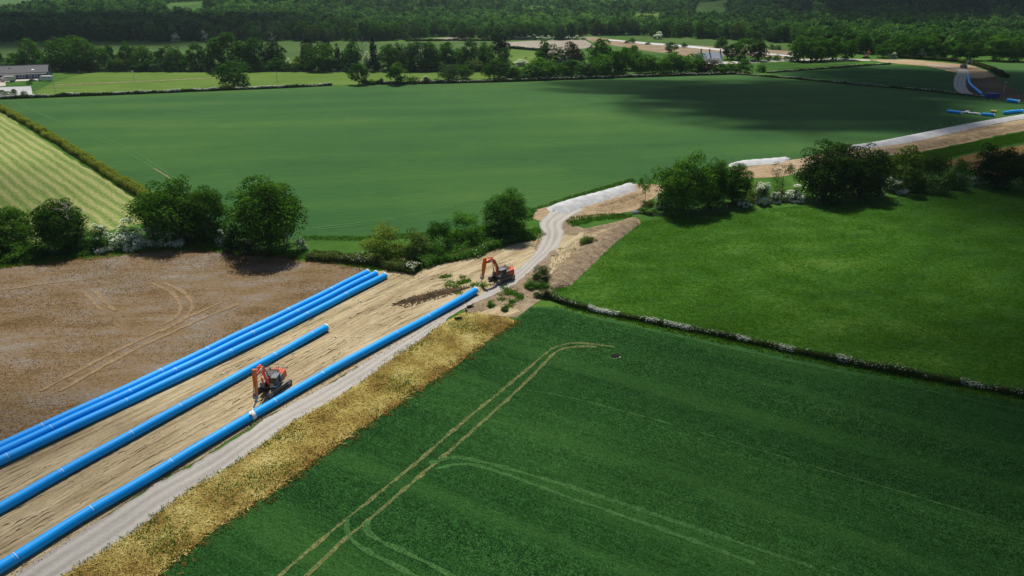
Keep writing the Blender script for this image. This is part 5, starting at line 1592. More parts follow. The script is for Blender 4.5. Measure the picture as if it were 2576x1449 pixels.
# ------------------------------------------------------------------ excavators (x forward, y to the operator's left, z up)
def make_excavator(loc, yaw, track_yaw, label, P, group, stick_deg=-84, operator=True):
    e = empty("excavator", loc, yaw)
    tag(e, label, "excavator", group)
    R = Matrix.Rotation(track_yaw - yaw, 4, 'Z')

    def turned(o):
        o.matrix_local = R
        return o

    hl, rr, gauge, tw = 2.1, 0.50, 1.48, 0.62
    for sgn in (1, -1):
        b = MB()
        N = 64
        Ltot = 4 * hl + 2 * math.pi * rr
        for i in range(N):
            s = Ltot * i / N
            if s < 2 * hl:
                p, a = (-hl + s, 2 * rr), 0
            elif s < 2 * hl + math.pi * rr:
                t = (s - 2 * hl) / rr
                p, a = (hl + rr * math.sin(t), rr + rr * math.cos(t)), -t
            elif s < 4 * hl + math.pi * rr:
                p, a = (hl - (s - 2 * hl - math.pi * rr), 0), math.pi
            else:
                t = (s - 4 * hl - math.pi * rr) / rr
                p, a = (-hl - rr * math.sin(t), rr - rr * math.cos(t)), math.pi - t
            rot = Matrix.Rotation(-a, 3, 'Y')
            nrm = rot @ Vector((0, 0, 1))
            b.box(Vector((p[0], sgn * gauge, p[1] + 0.06)) - nrm * 0.02, (Ltot / N * 0.94, tw, 0.09), rot)
            b.box(Vector((p[0], sgn * gauge, p[1] + 0.06)) + nrm * 0.04, (0.03, tw, 0.05), rot)
        tr = turned(b.build("track", M['track_steel'], e))
        f = MB()
        f.prism([(-hl - .2, .42), (hl + .2, .42), (hl, .86), (-hl, .86)], sgn * gauge - .2, sgn * gauge + .2)
        f.build("track_frame", M['steel_dark'], tr)
        for nm, x in (("drive_sprocket", -hl), ("idler_wheel", hl)):
            MB().cyl((x, sgn * gauge - .22, rr + .06), (x, sgn * gauge + .22, rr + .06), rr - .08, 18).build(nm, M['track_steel'], tr)
        for x in np.linspace(-1.6, 1.6, 6):
            MB().cyl((x, sgn * gauge - .24, .26), (x, sgn * gauge + .24, .26), .15, 10).build("track_roller", M['steel_dark'], tr)
    u = MB()
    u.box((0, 0, .68), (1.6, 2.2, .38)).cyl((0, 0, .85), (0, 0, 1.16), .75, 24)
    for x in (-.8, .8):
        for sgn in (1, -1):
            u.box((x, sgn * .75, .62), (.42, 1.0, .34), Matrix.Rotation(.0, 3, 'Z'))
    turned(u.build("undercarriage", M['steel_dark'], e, .02))

    # upper structure
    MB().box((-.55, 0, 1.24), (4.3, 2.8, .2)).build("deck", M['steel_dark'], e, .02)
    h = MB()
    h.prism([(-2.25, 1.345), (-.15, 1.345), (-.15, 2.45), (-.5, 2.62), (-2.1, 2.62), (-2.25, 2.5)], -1.42, 0.42)
    h.build("engine_house", M['slate_grey'], e, .05)
    MB().prism([(-1.25, 1.345), (-.32, 1.345), (-.32, 2.35), (-1.25, 2.38)], .425, 1.42).build("side_locker", M['slate_grey'], e, .05)
    MB().prism([(-2.25, 1.25), (-1.255, 1.25), (-1.255, 2.40), (-2.25, 2.46)], .425, 1.45).build("side_panel", M[P], e, .05)
    MB().prism([(-2.25, 1.25), (-.6, 1.25), (-.6, 2.30), (-2.25, 2.40)], -1.47, -1.425).build("side_panel", M[P], e, .015)
    MB().box((.72, -1.0, 1.72), (1.72, .8, .75)).build("fuel_tank", M['slate_grey'], e, .05)
    p = MB()
    for x in (-1.9, -1.35, -.8):
        p.box((x, -.5, 2.645), (.36, 1.4, .04))
    p.build("hood_grille", M['steel_dark'], e)
    cw = MB()
    prof = []
    for t in np.linspace(-1, 1, 13):
        prof.append((-2.27 - .95 * math.cos(t * 1.05) + .22, t * 1.46))
    a = [cw.bm.verts.new((x, y, 1.2)) for x, y in prof] + [cw.bm.verts.new((-2.262, 1.46, 1.2)), cw.bm.verts.new((-2.262, -1.46, 1.2))]
    b2 = [cw.bm.verts.new((v.co.x * (1 if i > 12 else .985), v.co.y, 2.42)) for i, v in enumerate(a)]
    cw.bm.faces.new(a)
    cw.bm.faces.new(b2[::-1])
    for i in range(len(a)):
        cw.bm.faces.new((a[i], b2[i], b2[(i + 1) % len(a)], a[(i + 1) % len(a)]))
    cwo = cw.build("counterweight", M[P], e, .07)
    MB().box((-3.0, .55, 1.5), (.06, .6, .22)).build("white_panel", M['white'], cwo)
    MB().cyl((-1.7, -.9, 2.6), (-1.7, -.9, 3.1), .09).build("exhaust_pipe", M['steel_dark'], e)
    # guard rails on the roof of the engine house
    g = MB()
    for y in (-1.35, .38, 1.36):
        for x in (-2.15, -1.5, -.85, -.25):
            g.cyl((x, y, 2.4), (x, y, 3.5), .028, 6)
        for z in (2.95, 3.5):
            g.cyl((-2.15, y, z), (-.25, y, z), .026, 6)
    for x in (-2.15, -.25):
        for z in (2.95, 3.5):
            g.cyl((x, -1.35, z), (x, 1.36, z), .026, 6)
    g.build("guard_rail", M['steel_dark'], e)
    # cab: frame, roof, panes
    x0, x1, y0, y1, z0, z1 = -.28, 1.62, .50, 1.48, 1.345, 3.02
    c = MB()
    c.prism([(x0, z0), (x1, z0), (x1, z0 + .28), (x0, z0 + .28)], y0, y1)
    for (xa, ya) in ((x0 + .06, y0 + .05), (x0 + .06, y1 - .05), (.62, y0 + .05), (.62, y1 - .05)):
        c.box((xa, ya, (z0 + z1) / 2 + .1), (.11, .09, z1 - z0 - .2))
    for ya in (y0 + .05, y1 - .05):
        c.cyl((x1 - .03, ya, z0 + .2), (x1 - .28, ya, z1 - .05), .055, 8)
    c.build("cab", M['slate_grey'], e, .02)
    MB().prism([(x0 - .06, z1 - .06), (x1 - .12, z1 - .06), (x1 - .18, z1 + .08), (x0, z1 + .12), (x0 - .06, z1 + .02)], y0 - .04, y1 + .04).build("cab_roof", M['slate_grey'], e, .04)
    rt = MB()
    rt.prism([(x1 - .012, z0 + .32), (x1 + .006, z0 + .32), (x1 - .262, z1 - .1), (x1 - .28, z1 - .1)], y0 + .1, y1 - .1)
    rt.build("windscreen", M['glass'], e)
    MB().box((.12, y1 - .03, z0 + .98), (.80, .016, 1.25)).build("side_window", M['glass'], e)
    MB().box((1.0, y1 - .03, z0 + .98), (.62, .016, 1.25)).build("door_window", M['glass'], e)
    MB().box((x0 + .03, (y0 + y1) / 2, z0 + 1.05), (.016, .8, 1.0)).build("rear_window", M['dark_glass'], e)
    s = MB()
    s.box((.35, .98, 1.86), (.5, .5, .18)).box((.1, .98, 2.2), (.14, .5, .7), Matrix.Rotation(-.15, 3, 'Y'))
    s.build("seat", M['rubber'], e, .03)
    MB().box((1.66, .98, 1.62), (.03, .62, .13)).build("number_plate", M['white'], e)
    m = MB()
    m.cyl((1.45, 1.5, 2.4), (1.75, 1.85, 2.45), .02, 6).box((1.77, 1.88, 2.45), (.05, .2, .34))
    m.build("mirror", M['steel_dark'], e)
    # boom, stick and their cylinders
    bm_ = MB()
    bm_.prism([(.45, 1.62), (.85, 1.50), (1.5, 3.35), (2.2, 4.62), (2.75, 4.98), (4.5, 5.08), (4.65, 5.28), (4.45, 5.5), (2.6, 5.72), (1.8, 5.42), (.95, 3.75), (.35, 1.95)], -.62, -.02)
    bo = bm_.build("boom", M[P], e, .05)
    MB().box((2.85, 0.005, 5.35), (.62, .05, .44)).build("white_panel", M['white'], bo)
    for y in (-.82, .18):
        cy = MB()
        cy.cyl((1.35, y, 1.5), (1.75, y, 3.2), .15, 12)
        cyo = cy.build("boom_cylinder", M[P], e)
        MB().cyl((1.75, y, 3.2), (2.05, y, 4.45), .08, 10).build("cylinder_rod", M['chrome'], cyo)
    a = math.radians(stick_deg)
    piv = Vector((4.5, -.32, 5.3))
    dv = Vector((math.cos(a), 0, math.sin(a)))
    nv = Vector((-math.sin(a), 0, math.cos(a)))

    def S(u_, v_):
        q = piv + dv * u_ + nv * v_
        return (q.x, q.z)

    stk = MB()
    stk.prism([S(-1.15, .10), S(-1.0, .34), S(-.2, .48), S(.6, .40), S(3.35, .20), S(3.45, 0), S(3.3, -.18), S(.5, -.34), S(-.3, -.30), S(-1.05, -.12)], -.58, -.06)
    sto = stk.build("stick", M['orange_light' if P == 'orange' else P], e, .04)
    t = MB()
    q0, q1 = Vector((2.2, -.32, 5.85)), Vector((*S(-1.0, .05),))
    t.cyl(q0, q0.lerp(Vector((q1[0], -.32, q1[1])), .62), .15, 12)
    to = t.build("stick_cylinder", M[P], e)
    MB().cyl(q0.lerp(Vector((q1[0], -.32, q1[1])), .62), (q1[0], -.32, q1[1]), .075, 10).build("cylinder_rod", M['chrome'], to)
    bc = MB()
    A, B = S(.15, .55), S(1.9, .42)
    bc.cyl((A[0], -.32, A[1]), (B[0], -.32, B[1]), .13, 12)
    bco = bc.build("bucket_cylinder", M['orange_light' if P == 'orange' else P], e)
    C_ = S(2.75, .40)
    MB().cyl((B[0], -.32, B[1]), (C_[0], -.32, C_[1]), .07, 10).build("cylinder_rod", M['chrome'], bco)
    for y in (-.64, 0.0):
        D, E, F_ = S(2.75, .40), S(2.95, .05), S(3.55, .42)
        lk = MB()
        lk.cyl((D[0], y, D[1]), (E[0], y, E[1]), .06, 8).cyl((D[0], y, D[1]), (F_[0], y, F_[1]), .06, 8)
        lk.build("bucket_link", M['bolt_grey'], e)
    hq = MB()
    hq.prism([S(3.3, -.2), S(3.3, .5), S(3.75, .55), S(3.95, .2), S(3.8, -.2)], -.60, -.04)
    hq.cyl((*[S(3.9, .15)[0]], -.32, S(3.9, .15)[1]), (S(4.3, .15)[0], -.32, S(4.3, .15)[1]), .08, 8)
    hq.build("quick_hitch", M['bolt_grey'], e, .02)
    e["_hook"] = 1
    W = Matrix.Translation(Vector(loc)) @ Matrix.Rotation(yaw, 4, 'Z')
    hook = W @ Vector((S(4.3, .15)[0], -.32, S(4.3, .15)[1]))
    del e["_hook"]
    return e, hook, W


def aim(cx_, cy_, tx, ty):
    a, b = G(cx_, cy_), G(tx, ty)
    return math.atan2(b.y - a.y, b.x - a.x)


EG = "orange tracked excavators"
x1_, hook1, W1 = make_excavator(G(1262, 704, .08), math.radians(220), math.atan2(-.7, -.71), "orange excavator at the end of the longest pipe, parked on the stone track", 'orange', EG, stick_deg=-79)
x2_, hook2, W2 = make_excavator(G(688, 979, .05), math.radians(264), math.atan2(-.9, -.43), "orange excavator standing between the pipes, lifting the longest pipe on a sling", 'orange', EG, stick_deg=-79)
make_excavator(G(2178, 146, .05), aim(2178, 146, 2192, 143), aim(2178, 146, 2195, 145), "small looking orange excavator far off at the start of the pale spoil", 'orange', EG, stick_deg=-50)
make_excavator(G(2424, 171, .06), aim(2424, 171, 2436, 171), aim(2424, 171, 2434, 174), "grey excavator on the sandy spoil by the far bend of the road", 'grey_machine', None, stick_deg=-70)

# the sling from the hook to the pipe
def sling(name, a, b, label, cat, r=0.07):
    m = MB()
    a, b = Vector(a), Vector(b)
    m.cyl(a, b, r, 8)
    m.sphere(a, r * 2.2).cyl(b - Vector((0, 0, .05)), b + Vector((0, 0, .12)), r * 1.8, 8)
    o = m.build(name, M['strap'])
    tag(o, label, cat)


sling("lifting_sling", hook2, G(631, 1042, 2 * PR), "pale sling hanging from the excavator between the pipes down to the longest pipe", "sling", .13)
sling("lifting_sling", hook1 - Vector((0, 0, .1)), G(1199, 727, 2 * PR + .15), "thin pale rope from the upper excavator to the white cap of the longest pipe", "rope", .05)


# ------------------------------------------------------------------ the operators
def person(loc_world, yaw, label):
    """one skinned body, seated: hips, spine, neck and head, arms reaching to the levers, knees bent"""
    J = {'pel': (0, 0, .0), 'sp': (-.03, 0, .25), 'ch': (-.05, 0, .45), 'nk': (-.03, 0, .60), 'hd': (.0, 0, .72), 'top': (.0, 0, .82)}
    E = [('pel', 'sp'), ('sp', 'ch'), ('ch', 'nk'), ('nk', 'hd'), ('hd', 'top')]
    Rd = {'pel': .16, 'sp': .15, 'ch': .165, 'nk': .06, 'hd': .10, 'top': .07}
    for s, n in ((1, 'l'), (-1, 'r')):
        J.update({'sh' + n: (-.04, s * .20, .50), 'el' + n: (.10, s * .27, .24), 'wr' + n: (.33, s * .24, .20), 'ha' + n: (.42, s * .23, .21),
                  'hp' + n: (.05, s * .10, -.02), 'kn' + n: (.45, s * .13, .02), 'an' + n: (.55, s * .12, -.38), 'to' + n: (.73, s * .12, -.42)})
        Rd.update({'sh' + n: .075, 'el' + n: .05, 'wr' + n: .036, 'ha' + n: .042, 'hp' + n: .10, 'kn' + n: .07, 'an' + n: .045, 'to' + n: .04})
        E += [('ch', 'sh' + n), ('sh' + n, 'el' + n), ('el' + n, 'wr' + n), ('wr' + n, 'ha' + n), ('pel', 'hp' + n), ('hp' + n, 'kn' + n), ('kn' + n, 'an' + n), ('an' + n, 'to' + n)]
    keys = list(J)
    me = bpy.data.meshes.new("person")
    me.from_pydata([J[k] for k in keys], [(keys.index(a), keys.index(b)) for a, b in E], [])
    o = obj("person", me)
    md = o.modifiers.new("skin", 'SKIN')
    o.modifiers.new("sub", 'SUBSURF').levels = 1
    sv = me.skin_vertices[0].data if me.skin_vertices else None
    if sv is None:
        sv = me.attributes.get('skin')
    for i, k in enumerate(keys):
        sv[i].radius = (Rd[k], Rd[k])
        sv[i].use_root = (k == 'pel')
    o.location, o.rotation_euler = loc_world, (0, 0, yaw)
    dg = bpy.context.evaluated_depsgraph_get()
    m2 = bpy.data.meshes.new_from_object(o.evaluated_get(dg))
    o.modifiers.clear()
    o.data = m2
    m2.materials.clear()
    for k in ('hi_vis', 'trousers', 'skin'):
        m2.materials.append(M[k])
    for p in m2.polygons:
        c = p.center
        p.use_smooth = True
        p.material_index = 2 if (c.z > .60 or (c.x > .30 and c.z > .12 and abs(c.y) > .18)) else (1 if c.z < .06 else 0)
    tag(o, label, "person")
    hat = MB().sphere((.0, 0, .80), .13, (1.1, .95, .8), 12)
    hat.build("helmet", M['white'], o, 0, True)
    return o


person(W2 @ Vector((.42, .98, 2.02)), math.radians(264), "seated operator in pink red top and pale trousers, in the excavator between the pipes")
person(W1 @ Vector((.42, .98, 2.02)), math.radians(220), "seated operator with a pink red top in the cab of the upper excavator")


# ------------------------------------------------------------------ fences
def post_fence(name, pts, step, label, h=1.2, r=0.08, wires=(0.35, 0.65, 0.95), post='post', group=None):
    L = resample([G2(*p) for p in pts], step)
    o0 = L[0].copy()
    e = tag(empty(name, (o0[0], o0[1], 0)), label, "fence", group)
    proto = MB().cyl((0, 0, 0), (0, 0, h), r, 8).cyl((0, 0, h), (0, 0, h + .04), r, 8, r * .4)
    first = proto.build("post", M[post], e)
    ps = []
    for i, p in enumerate(L):
        o = first if i == 0 else first.copy()
        if i:
            COL.objects.link(o)
            o.parent = e
        o.location = (p[0] - o0[0], p[1] - o0[1], 0)
        o.rotation_euler = (random.gauss(0, .04), random.gauss(0, .04), random.uniform(0, 6))
        o.scale = (1, 1, random.uniform(.92, 1.08))
    if wires:
        V, F = [], []
        for z in wires:
            for a, b in zip(L, L[1:]):
                tube(V, F, (*(a - o0), z), (*(b - o0), z), .008, .008, 4)
        me = bpy.data.meshes.new("wire")
        me.from_pydata(V, [], F)
        me.materials.append(M['wire'])
        obj("wire", me, e)
    return e


post_fence("wire_fence", [(1393, 740), (1440, 690), (1480, 650), (1520, 612), (1570, 572), (1604, 553)], 3.4, "wire fence climbing from the field hedge along the left side of the meadow")
post_fence("wire_fence", [(1604, 553), (1640, 549), (1700, 541), (1750, 534), (1800, 527), (1900, 516), (2000, 508), (2060, 505), (2160, 494), (2215, 487), (2300, 480), (2400, 472), (2480, 465), (2600, 455)], 5.0,
           "wire fence along the back of the meadow in front of the right hedgerow")
post_fence("wire_fence", [(1350, 532), (1420, 502), (1500, 482), (1600, 452), (1690, 434)], 6.0, "thin fence between the wheat and the ribbed stone heap", wires=())
post_fence("wire_fence", [(1800, 418), (1850, 402), (1990, 386), (2130, 361), (2250, 341), (2350, 322), (2450, 300), (2600, 270)], 6.0, "thin fence between the wheat and the longest stone heap", wires=())
post_fence("wire_fence", [(880, 606), (1000, 602), (1070, 592), (1170, 584)], 8.0, "thin fence between the wheat and the shrub row", wires=())
post_fence("wire_fence", [(943, 668), (1010, 682)], 8.0, "pair of white posts behind the ends of the stacked pipes", h=1.4, r=.09, wires=())
post_fence("wire_fence", [(1066, 654), (1147, 632), (1226, 613), (1265, 606), (1335, 592)], 9.0, "line of white posts in the bank below the shrub row", h=1.0, r=.07, wires=())
post_fence("wire_fence", [(513, 872), (597, 835), (672, 797), (706, 781), (760, 756)], 9.0, "few thin stakes behind the three stacked pipes", h=1.5, r=.05, wires=())
post_fence("wire_fence", [(2435, 258), (2480, 254), (2520, 249), (2590, 240)], 6.0, "faint line of stakes in the shaded far corner of the wheat", wires=())
post_fence("paddock_fence", [(198, 184), (340, 181), (500, 181), (700, 181), (783, 182), (880, 184), (1000, 182), (1060, 179)], 5.0, "long post and rail fence along the back of the paddock", h=1.3, r=.09, wires=(0.6, 1.15))
post_fence("paddock_fence", [(198, 184), (170, 194), (140, 205), (133, 212), (142, 238)], 4.0, "post and rail fence down the left end of the paddock", h=1.3, r=.08, wires=(0.6, 1.15))
post_fence("arena_fence", [(78, 217), (92, 240)], 3.0, "short fence along the right side of the sand arena", h=1.2, r=.08, wires=(0.6, 1.1))


# ------------------------------------------------------------------ poles
def pole(x, base, top, label, kind="pole"):
    h = height(base, top)
    e = tag(empty("telegraph_pole", G(x, base)), label, "pole", "telegraph poles in the valley")
    MB().cyl((0, 0, 0), (0, 0, h), .16, 8, .11).build("pole_shaft", M['pole'], e)
    MB().box((0, 0, h - .5), (1.8, .12, .14)).build("crossarm", M['pole'], e)
    i = MB()
    for x_ in (-.75, 0, .75):
        i.cyl((x_, 0, h - .43), (x_, 0, h - .2), .06, 6)
    i.build("insulator", M['white'], e)
    return e


e = pole(339, 206, 177, "pole with white transformer box standing left in the paddock")
MB().box((.0, -.35, 6.6), (.6, .5, 1.2)).build("transformer_box", M['white'], e, .05)
post_fence("pole_guard", [(333, 207), (345, 207)], 1.6, "little guard fence around the pole left in the paddock", h=1.1, r=.1, wires=(.9,))
e = pole(698, 208, 179, "slim pole with a railed foot in the middle of the paddock")
post_fence("pole_guard", [(692, 208), (705, 208)], 1.4, "little guard fence around the pole in the middle of the paddock", h=1.1, r=.1, wires=(.5, .9,))
pole(1903, 189, 158, "pole at the corner where the speckled hedge begins")
pole(1985, 164, 132, "tall pole in the far green pasture")
pole(2078, 166, 142, "pole beside the dark hedge of the far green pasture")
pole(1883, 152, 126, "pole before the very dark tree beside the cottage")
pole(2524, 232, 205, "pole at the far right edge field")
pole(1660, 186, 166, "pole in front of the bright green trees")

# ------------------------------------------------------------------ barn, yard and vehicles on the left
def barn():
    a, b = G(-60, 203.5), G(122, 196)
    ang = math.atan2(b.y - a.y, b.x - a.x)
    Lh = (b - a).length
    e = tag(empty("stable_barn", a, ang), "long stable barn with grey roof and blue boarded front at the left edge", "barn")
    D, ev, rd = 15.0, 4.3, 8.2
    MB().box((Lh / 2, D / 2, ev / 2), (Lh, D, ev)).build("wall", M['blue_wall'], e)
    g = MB()
    g.bm.verts.ensure_lookup_table()
    for x in (0.001, Lh - .251):
        vs_ = [g.bm.verts.new(c) for c in ((x, 0.0, ev + .003), (x, D, ev + .003), (x, D / 2, rd - .1), (x + .25, 0.0, ev + .003), (x + .25, D, ev + .003), (x + .25, D / 2, rd - .1))]
        for f in ((0, 1, 2), (5, 4, 3), (0, 3, 4, 1), (1, 4, 5, 2), (2, 5, 3, 0)):
            g.bm.faces.new([vs_[i] for i in f])
    g.build("gable", M['blue_wall'], e)
    r = MB()
    for s in (0, 1):
        y0, y1 = (-0.9, D / 2) if s == 0 else (D + .9, D / 2)
        z0 = ev - .35
        v = [r.bm.verts.new(c) for c in ((-.6, y0, z0), (Lh + .6, y0, z0), (Lh + .6, y1, rd), (-.6, y1, rd), (-.6, y0, z0 + .2), (Lh + .6, y0, z0 + .2), (Lh + .6, y1, rd + .2), (-.6, y1, rd + .2))]
        for f in ((0, 1, 2, 3), (7, 6, 5, 4), (0, 4, 5, 1), (1, 5, 6, 2), (2, 6, 7, 3), (3, 7, 4, 0)):
            r.bm.faces.new([v[i] for i in f])
    ro = r.build("roof", M['roof_metal'], e)
    MB().box((Lh / 2, D / 2, rd + .24), (Lh + 1.2, .5, .16)).build("ridge_cap", M['roof_metal'], ro)
    sl = (rd - ev + .35) / (D / 2 + .9)
    tilt = Matrix.Rotation(math.atan(sl), 3, 'X')
    for fx, mt, fy in ((.80, 'white', 2.2), (.47, 'dark_glass', 4.5)):
        MB().box((Lh * fx, fy, ev - .35 + .2 + (fy + .9) * sl + .05), (1.5, 1.1, .08), tilt).build("roof_light", M[mt], ro)
    MB().box((Lh * .66, -.03, ev - 1.0), (Lh * .66, .05, .75)).build("white_fascia", M['white'], e)
    for fx in (.44, .53, .61, .66, .75, .83, .91):
        x = Lh * fx
        f = MB()
        f.box((x, -.04, 1.55), (1.7, .09, 1.5))
        wo = f.build("stable_window", M['white'], e)
        MB().box((x, -.09, 1.55), (1.3, .03, 1.15)).build("pane", M['dark_glass'], wo)
    return e


barn()


def wheel(e, x, y, r, w=.28):
    t = MB().cyl((x, y - w / 2, r), (x, y + w / 2, r), r, 16).build("wheel", M['rubber'], e)
    MB().cyl((x, y - w / 2 - .01, r), (x, y + w / 2 + .01, r), r * .55, 12).build("rim", M['bolt_grey'], t)


def lorry():
    p = G(8, 206)
    e = tag(empty("horse_lorry", p, math.radians(3)), "cream horse lorry parked in front of the barn at the left edge", "lorry")
    MB().box((4.6, 0, 2.35), (7.0, 2.5, 2.9)).build("box_body", M['cream'], e, .08)
    MB().prism([(-1.6, .7), (1.0, .7), (1.0, 2.6), (-.9, 2.6), (-1.5, 1.7)], -1.15, 1.15).build("cab", M['cream'], e, .06)
    MB().box((-.3, -1.16, 1.95), (1.0, .04, .7)).build("side_window", M['dark_glass'], e)
    MB().prism([(-1.46, 1.75), (-1.44, 1.75), (-.9, 2.5), (-.92, 2.5)], -1.0, 1.0).build("windscreen", M['dark_glass'], e)
    MB().box((4.6, -1.26, 2.9), (4.6, .03, .25)).build("side_stripe", M['brick'], e)
    MB().box((3.4, 0, .72), (9, 1.6, .3)).build("chassis", M['steel_dark'], e)
    for x in (-.4, 5.6, 6.6):
        for y in (-1.05, 1.05):
            wheel(e, x, y, .48)


lorry()


def motorhome():
    p = G(104, 203.5)
    e = tag(empty("motorhome", p, math.radians(3)), "white motorhome parked at the right end of the barn", "motorhome")
    MB().prism([(.3, .55), (7.6, .55), (7.7, 3.3), (1.0, 3.35), (-.1, 3.0), (.2, 2.3), (.3, 1.9)], -1.15, 1.15).build("body", M['white'], e, .1)
    MB().prism([(-1.6, .6), (.28, .6), (.28, 2.2), (-.5, 2.15), (-1.0, 1.45), (-1.6, 1.3)], -1.0, 1.0).build("cab", M['white'], e, .08)
    MB().prism([(-.97, 1.5), (-.93, 1.46), (-.45, 2.1), (-.5, 2.14)], -.85, .85).build("windscreen", M['dark_glass'], e)
    MB().box((-.25, -1.01, 1.75), (.8, .03, .5)).build("door_window", M['dark_glass'], e)
    for x in (2.6, 4.4, 6.2):
        MB().box((x, -1.165, 2.25), (.75, .03, .55)).build("side_window", M['dark_glass'], e)
    for x in (-.7, 5.6):
        for y in (-.95, .95):
            wheel(e, x, y, .36, .24)


motorhome()


def car(x, y, rz, label, mat):
    e = tag(empty("parked_car", G(x, y), rz), label, "car")
    MB().prism([(-2.1, .35), (2.1, .35), (2.12, .75), (1.3, .92), (.55, 1.42), (-1.2, 1.42), (-1.9, .98), (-2.12, .9)], -.85, .85).build("body", M[mat], e, .08)
    MB().box((-.3, 0, 1.17), (1.5, 1.73, .34), None, .9).build("side_window", M['dark_glass'], e)
    for wx in (-1.3, 1.3):
        for wy in (-.76, .76):
            wheel(e, wx, wy, .32, .2)


car(83, 204.5, 0.1, "dark car parked in front of the blue barn front", 'steel_dark')

# ------------------------------------------------------------------ cottage
def cottage():
    a, b = G(1752, 157), G(1815, 158)
    ang = math.atan2(b.y - a.y, b.x - a.x)
    Lh = (b - a).length
    e = tag(empty("cottage", a, ang), "long cottage with pale slate roof and three chimneys behind the bright trees", "cottage")
    D, ev, rd = 8.0, 3.6, 7.8
    MB().box((Lh / 2, D / 2, ev / 2), (Lh, D, ev)).build("wall", M['white'], e)
    g = MB()
    for x in (0.002, Lh - .302):
        v = [g.bm.verts.new(c) for c in ((x, 0, ev + .003), (x, D, ev + .003), (x, D / 2, rd), (x + .3, 0, ev + .003), (x + .3, D, ev + .003), (x + .3, D / 2, rd))]
        for f in ((0, 1, 2), (5, 4, 3), (0, 3, 4, 1), (1, 4, 5, 2), (2, 5, 3, 0)):
            g.bm.faces.new([v[i] for i in f])
    g.build("gable", M['pink_wall'], e)
    r = MB()
    for s in (0, 1):
        y0, y1 = (-0.4, D / 2) if s == 0 else (D + .4, D / 2)
        v = [r.bm.verts.new(c) for c in ((-.3, y0, ev - .25), (Lh + .3, y0, ev - .25), (Lh + .3, y1, rd + .02), (-.3, y1, rd + .02), (-.3, y0, ev - .05), (Lh + .3, y0, ev - .05), (Lh + .3, y1, rd + .22), (-.3, y1, rd + .22))]
        for f in ((0, 1, 2, 3), (7, 6, 5, 4), (0, 4, 5, 1), (1, 5, 6, 2), (2, 6, 7, 3), (3, 7, 4, 0)):
            r.bm.faces.new([v[i] for i in f])
    ro = r.build("roof", M['slate_roof'], e)
    for fx in (.16, .50, .93):
        c = MB()
        c.box((Lh * fx, D / 2, rd + .9), (1.0, 1.0, 2.6)).box((Lh * fx, D / 2, rd + 2.28), (1.2, 1.2, .2))
        for k in (-.25, .25):
            c.cyl((Lh * fx + k, D / 2, rd + 2.3), (Lh * fx + k, D / 2, rd + 2.9), .15, 8)
        c.build("chimney", M['brick'], ro)
    for fx in (.7, .86):
        f = MB().box((Lh * fx, -.03, 2.0), (1.1, .08, 1.2)).build("window", M['white'], e)
        MB().box((Lh * fx, -.08, 2.0), (.85, .03, .95)).build("pane", M['dark_glass'], f)
    MB().box((Lh * .78, -.03, 1.05), (1.0, .08, 2.1)).build("door", M['steel_dark'], e)


cottage()

# ------------------------------------------------------------------ site container, debris, boards, horses, dark pit
p = G(2481, 247.5)
e = tag(empty("site_container", p, math.radians(-4)), "dark blue site container standing at the end of the far road", "container")
Wd = 31 / scale_at(247)
MB().box((Wd / 2, 1.3, 1.4), (Wd, 2.6, 2.6)).build("container_body", M['blue_box'], e, .04)
rb = MB()
for k in np.linspace(.3, Wd - .3, 30):
    rb.box((k, -.03, 1.4), (.16, .06, 2.3))
rb.build("corrugation", M['blue_box'], e)
MB().box((Wd + .02, 1.3, 1.4), (.06, 2.4, 2.4)).build("container_door", M['pipe'], e)
MB().box((Wd / 2, 1.3, 2.73), (Wd + .1, 2.7, .08)).build("container_roof", M['blue_box'], e)

for i, (x, y, s, m, lb) in enumerate([(2430, 286, 1.5, 'white', "white wrapped bundle left in the far pipe stack"), (2441, 287, 1.1, 'white', "small white wrapped bundle in the far pipe stack"),
                                      (2452, 288, 1.2, 'white', "white bag between bundles of the far pipe stack"), (2460, 289, 1.2, 'white', "white bag nearest to the blue pipe in the far pipe stack"),
                                      (2500, 284, 1.5, 'yellow_paint', "yellowish fitting on top of the far pipe stack")]):
    b = MB()
    r_ = random.Random(i)
    for k in range(5):
        b.sphere((r_.uniform(-.7, .7) * s, r_.uniform(-.3, .3) * s, r_.uniform(.3, .6) * s), r_.uniform(.4, .65) * s, (1.2, 1, .75), 10)
    o = b.build("wrapped_bundle", M[m], None, 0, True)
    o.location = G(x, y)
    tag(o, lb, "bundle", "bundles in the far pipe stack")

for i, (x, y, rz, lb) in enumerate([(1183, 772, .6, "white and green board propped nearest to the pipe end"), (1173, 786, 1.9, "white and green board standing upright at the straw edge"), (1153, 803, .2, "white and green board lying farthest down the straw strip")]):
    e = tag(empty("site_board", G(x, y), rz), lb, "board", "discarded boards by the straw strip")
    rot = Matrix.Rotation(.9 if i != 1 else .25, 3, 'X')
    MB().box((0, 0, .38), (1.5, .05, .9), rot).build("board_panel", M['green_board'], e)
    MB().box(Vector((0, 0, .38)) + rot @ Vector((.5, -.035, 0)), (.34, .02, .88), rot).build("board_face", M['white'], e)
    for k in (-.6, .6):
        MB().cyl((k, .1, 0), (k, .35, .75), .03, 6).build("leg", M['pole'], e)

e = tag(empty("water_trough", G(1600, 537), .35), "pale trough lying beside the corner post of the meadow", "trough")
b = MB().box((0, 0, .12), (2.4, .9, .1)).box((0, .42, .38), (2.4, .08, .5)).box((0, -.42, .38), (2.4, .08, .5)).box((1.16, 0, .38), (.08, .9, .5)).box((-1.16, 0, .38), (.08, .9, .5))
b.build("basin", M['slate_roof'], e)
for k in (-.8, .8):
    MB().box((k, 0, .04), (.25, .8, .08)).build("leg", M['gravel'], e)

